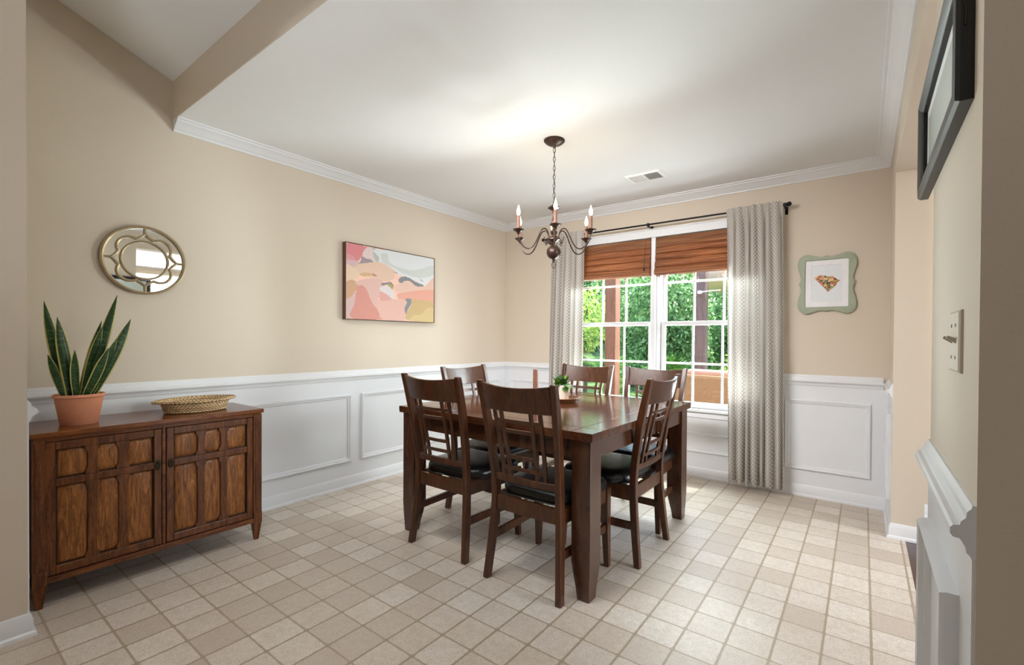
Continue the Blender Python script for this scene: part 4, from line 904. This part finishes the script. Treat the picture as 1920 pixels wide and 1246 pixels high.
o = G().lathe([(0, 0), (.030, 0), (.032, .008), (.020, .02), (.017, .03), (.0185, .04), (.017, .06), (.0185, .08), (.017, .10), (.0185, .12), (.017, .14), (.0185, .16), (.0165, .18), (.0175, .192), (.012, .197), (0, .198)], seg=24).build('pepper_mill', 'stick', smooth=True)
o.location = (1.40, -1.37, TZ); tag(o, 'slim reddish brown carved wooden mill standing left of the small plant', 'pepper mill')

# ------------------------------------------------------------------ small hall lamp seen in the mirror
hl = thing('ceiling_lamp', 'flush round ceiling lamp in the next room', 'lamp', (5.2, -1.5, H))
G().lathe([(0, 0), (.14, 0), (.14, -.02), (.12, -.03), (0, -.03)], seg=32).build('base', 'bronze', hl, smooth=True)
G().lathe([(0, -.03), (.12, -.03), (.11, -.07), (.06, -.10), (0, -.11)], seg=32).build('lamp_glass', 'lampglass', hl, smooth=True)

# ------------------------------------------------------------------ outside
GZ = -.25
struct(G().box(-5, 5, .14, 3.4, GZ-.1, GZ).build('patio', 'concrete'), 'concrete patio')
struct(G().box(-16, 12, 3.4, 22, GZ-.1, GZ).build('lawn', 'grass'), 'lawn')
struct(G().box(-2.5, 4.6, .17, .78, 2.72, 2.8).build('roof', 'porch_roof'), 'porch roof')
def post(x0, x1, y0, y1, z1, mat, label):
    g = G().box(x0, x1, y0, y1, GZ, z1); o = g.build('patio_post', mat, bevel=.006); tag(o, label, 'post'); return o
post(.262, .425, 1.95, 2.11, 2.72, 'postwood', 'thick reddish cedar patio post behind the left window')
post(1.226, 1.374, 3.0, 3.15, 2.6, 'postwood2', 'grey-brown wooden patio post behind the right window')
hk = thing('lamp_hook', 'small white metal hook arm fixed to the grey-brown patio post', 'hook', (1.30, 2.985, 1.88))
G().lathe([(0, -.03), (.03, -.02), (.035, .0), (.03, .02), (0, .03)], (0, -.02, 0), 16).build('mount', 'vent', hk, smooth=True)
G().tube([(0, -.03, 0), (.15, -.05, .01), (.30, -.05, .012)], .008, 8).build('arm', 'vent', hk, smooth=True)
# wicker sofa
so = thing('wicker_sofa', 'tan wicker outdoor sofa back just outside the right window', 'sofa', (1.93, 2.0, GZ-.02), math.radians(-12))
G().rings(lambda u, v, d: (u, d-.05, v), -.75, .85, .30, .985, [(0, .01), (.03, 0), (.05, .0)], fill=True).box(-.75, .85, -.04, .04, .30, .985).build('backrest', 'wicker', so, bevel=.012)
for x in (-.75, .73): G().box(x, x+.12, -.04, .75, .12, .72).build('armrest', 'wicker', so, bevel=.012)
G().box(-.74, .84, .0, .75, .12, .42).build('seat_base', 'wicker', so, bevel=.01)
for x in (-.6, .22): G().box(x, x+.70, .05, .20, .50, 1.055).build('cushion', 'cushion', so, bevel=.04, segs=4, smooth=True)
for x in (-.6, .12): G().box(x, x+.69, .08, .72, .42, .55).build('cushion', 'cushion', so, bevel=.04, segs=4, smooth=True)
for x in (-.70, .78):
    for y in (.0, .68): G().box(x-.02, x+.03, y, y+.05, 0, .13).build('leg', 'black', so)
# patio umbrella
um = thing('patio_umbrella', 'cream canvas patio umbrella at the upper right of the window view', 'umbrella', (2.4, 4.6, GZ+.12))
nseg = 8; vs = []; fs = []; R0 = 1.7; rz, az = 2.42, 3.05
for k in range(nseg*6):
    a = 2*PI*k/(nseg*6); q = (k % 6)/6; rr = R0*(math.cos(PI/nseg)/math.cos((q-.5)*2*PI/nseg)); sag = .05*math.sin(PI*q)
    for j in range(6):
        s_ = j/5; vs.append((rr*s_*math.cos(a), rr*s_*math.sin(a), az+(rz-az)*s_+sag*s_-.12*math.sin(PI*s_)))
    vs.append((rr*1.0*math.cos(a), rr*1.0*math.sin(a), rz-.16-.04*math.sin(PI*q)))
m_ = nseg*6; fs = [(k*7+j, ((k+1) % m_)*7+j, ((k+1) % m_)*7+j+1, k*7+j+1) for k in range(m_) for j in range(6)]
g = G(); g.add(vs, fs); g.build('canopy', 'canvas_shade', um, smooth=True, ang=25, solid=.004)
for k in range(nseg):
    a = 2*PI*k/nseg; G().tube([(0, 0, az-.05), (R0*math.cos(a), R0*math.sin(a), rz-.01)], .010, 6).build('rib', 'vent', um)
G().tube([(0, 0, 0), (0, 0, az)], .022, 12).build('pole', 'black', um, smooth=True)
G().lathe([(0, 0), (.28, 0), (.28, .05), (.05, .09), (.04, .25), (0, .25)], seg=32).build('base', 'black', um, smooth=True)
# planter
pt = thing('planter', 'pale grey square planter behind the wicker sofa', 'planter', (1.72, 3.45, GZ))
G().strip([[(-.15, -.15, 0), (.15, -.15, 0), (.15, .15, 0), (-.15, .15, 0)], [(-.2, -.2, .92), (.2, -.2, .92), (.2, .2, .92), (-.2, .2, .92)]]).build('pot', 'planter', pt, bevel=.01)
def leafcloud(g, c, r, n, size, seed, flat=1.0, droop=.3, long=2.3):
    rn = random.Random(seed)
    for _ in range(n):
        while True:
            p = Vector((rn.uniform(-1, 1), rn.uniform(-1, 1), rn.uniform(-1, 1)))
            if .25 < p.length < 1: break
        bumpy = 1+.18*math.sin(p.x*9+seed)*math.sin(p.z*8)*math.cos(p.y*7)
        q = Vector((c[0]+p.x*r[0]*bumpy, c[1]+p.y*r[1]*bumpy, c[2]+p.z*r[2]*bumpy))
        d = Vector((rn.uniform(-1, 1), rn.uniform(-1, 1), rn.uniform(-1, .4)-droop)).normalized()
        s_ = d.cross(Vector((rn.uniform(-1, 1), rn.uniform(-1, 1), rn.uniform(-1, 1)))).normalized(); L = size*rn.uniform(.7, 1.35); wv = L/long/2
        g.add([q, q+d*L*.5+s_*wv, q+d*L, q+d*L*.5-s_*wv], [(0, 1, 2, 3)])
def tree(name, label, cat, x, y, crowns, mat, size, trunk, group=None, n=5200):
    t_ = thing(name, label, cat, (x, y, GZ), 0, group)
    g = G()
    for k, (cx_, cy_, cz_, rx, ry, rz_) in enumerate(crowns): leafcloud(g, (cx_, cy_, cz_), (rx, ry, rz_), n, size, int(abs(x)*100+k*7+abs(y)*13))
    g.build('foliage', mat, t_)
    if trunk:
        top = crowns[0][2]
        G().tube([(0, 0, 0), (.05, .02, top*.4), (-.04, .0, top*.8), (.06, 0, top*1.1)], [trunk, trunk*.8, trunk*.6, trunk*.3], 8).build('trunk', 'bark', t_, smooth=True)
    return t_
GT = 'trees beyond the patio'
tree('leafy_tree', 'broad leafy green tree behind the cedar post', 'tree', -2.3, 8.8, [(0, 0, 2.6, 1.35, .85, 1.6), (.5, .1, 1.3, 1.0, .75, 1.1)], 'leaf', .125, .10, GT)
tree('leafy_tree', 'dense green tree filling the view around the window centre post', 'tree', -.62, 6.95, [(0, 0, 2.3, 1.05, .7, 1.35), (.1, 0, 1.2, 1.0, .65, 1.0)], 'leaf', .125, .10, GT)
tree('leafy_tree', 'green tree behind the grey-brown patio post', 'tree', .95, 8.6, [(0, 0, 2.4, 1.25, .8, 1.6), (-.1, 0, 1.1, 1.2, .7, 1.0)], 'leaf', .125, .10, GT)
tree('leafy_tree', 'tall green tree rising behind the cream umbrella', 'tree', 3.1, 7.4, [(0, 0, 2.4, 1.3, .7, 1.5), (0, 0, 1.0, 1.2, .65, 1.0)], 'leaf', .125, .10, GT)
tree('leafy_tree', 'pale yellow-green tree at the left edge of the window view', 'tree', -2.5, 6.3, [(0, 0, 2.0, .7, .55, .9), (-.5, .2, 1.5, .6, .5, .8)], 'leafyellow', .12, .06, GT, 1500)
tree('leafy_tree', 'tall dark tree far behind the yellow-green one', 'tree', -5.2, 10.4, [(0, 0, 3.0, 1.6, 1.0, 2.0), (.5, 0, 1.4, 1.5, .9, 1.4)], 'leafdark', .20, .12, GT)
tree('shrub', 'dark green shrub low beneath the trees by the centre post', 'shrub', -.1, 5.65, [(0, 0, .55, .8, .5, .55)], 'leafdark', .10, 0, 'shrubs by the patio', 1800)
tree('shrub', 'yellow-green shrub low behind the grey planter', 'shrub', 1.4, 5.6, [(0, 0, .65, .5, .35, .6)], 'leafyellow', .07, 0, 'shrubs by the patio', 1400)
tree('shrub', 'bright shrub low between cedar post and centre post', 'shrub', -1.4, 5.6, [(0, 0, .5, .45, .3, .45)], 'leafyellow', .07, 0, 'shrubs by the patio', 1200)
def palm(x, y, h, r, nf, label, seed):
    t_ = thing('fan_palm', label, 'palm', (x, y, GZ), 0, 'fan palms by the patio'); rn = random.Random(seed)
    G().tube([(0, 0, 0), (.02, 0, h)], [.07, .06], 8).build('trunk', 'bark', t_)
    for k in range(nf):
        a = 2*PI*k/nf+rn.uniform(-.2, .2); el = rn.uniform(-.1, 1.1); d = Vector((math.cos(a)*math.cos(el), math.sin(a)*math.cos(el), math.sin(el)))
        base = Vector((0, 0, h)); hub = base+d*r*.55; g = G(); g.tube([tuple(base), tuple(hub)], .008, 5)
        side = d.cross(Vector((0, 0, 1))).normalized(); up = side.cross(d)
        for j in range(26):
            th = (j/25-.5)*math.radians(290); v = d*math.cos(th)+side*math.sin(th)*.98; L = r*rn.uniform(.62, .75)*(1-.25*abs(j/25-.5)); tipp = hub+v*L+Vector((0, 0, -.10*L))
            wv = v.cross(up).normalized()*.016
            g.add([hub, hub+v*L*.5+wv, tipp, hub+v*L*.5-wv], [(0, 1, 2, 3)])
        g.build('frond', 'palm', t_)
palm(-.95, 4.45, .72, .62, 11, 'fan palm between the cedar post and the window centre post', 4)
palm(.4, 4.4, .62, .62, 11, 'darker fan palm low in the right window view', 9)
palm(-2.6, 4.9, .45, .45, 9, 'small spiky palm at the far left edge by the fence', 12)
fc = thing('board_fence', 'grey vertical board fence behind the shrubs', 'fence', (0, 12.4, GZ))
for k in range(3): G().box(-9, 6, .02, .06, .3+k*.55, .4+k*.55).build('rail', 'fence', fc)
bdp = G()
for k in range(104): bdp.box(-9+k*.145, -9+k*.145+.135, 0, .02, .05, 1.75)
bdp.build('boards', 'fence', fc)
tree('shrub', 'tall dark hedge behind the fence', 'hedge', -2.5, 14.2, [(-3, 0, 2.2, 2.6, .9, 2.3), (0, 0, 2.4, 2.6, .9, 2.5), (3, 0, 2.2, 2.6, .9, 2.3), (6, 0, 2.4, 2.6, .9, 2.5)], 'leafdark', .26, 0, None, 2600)
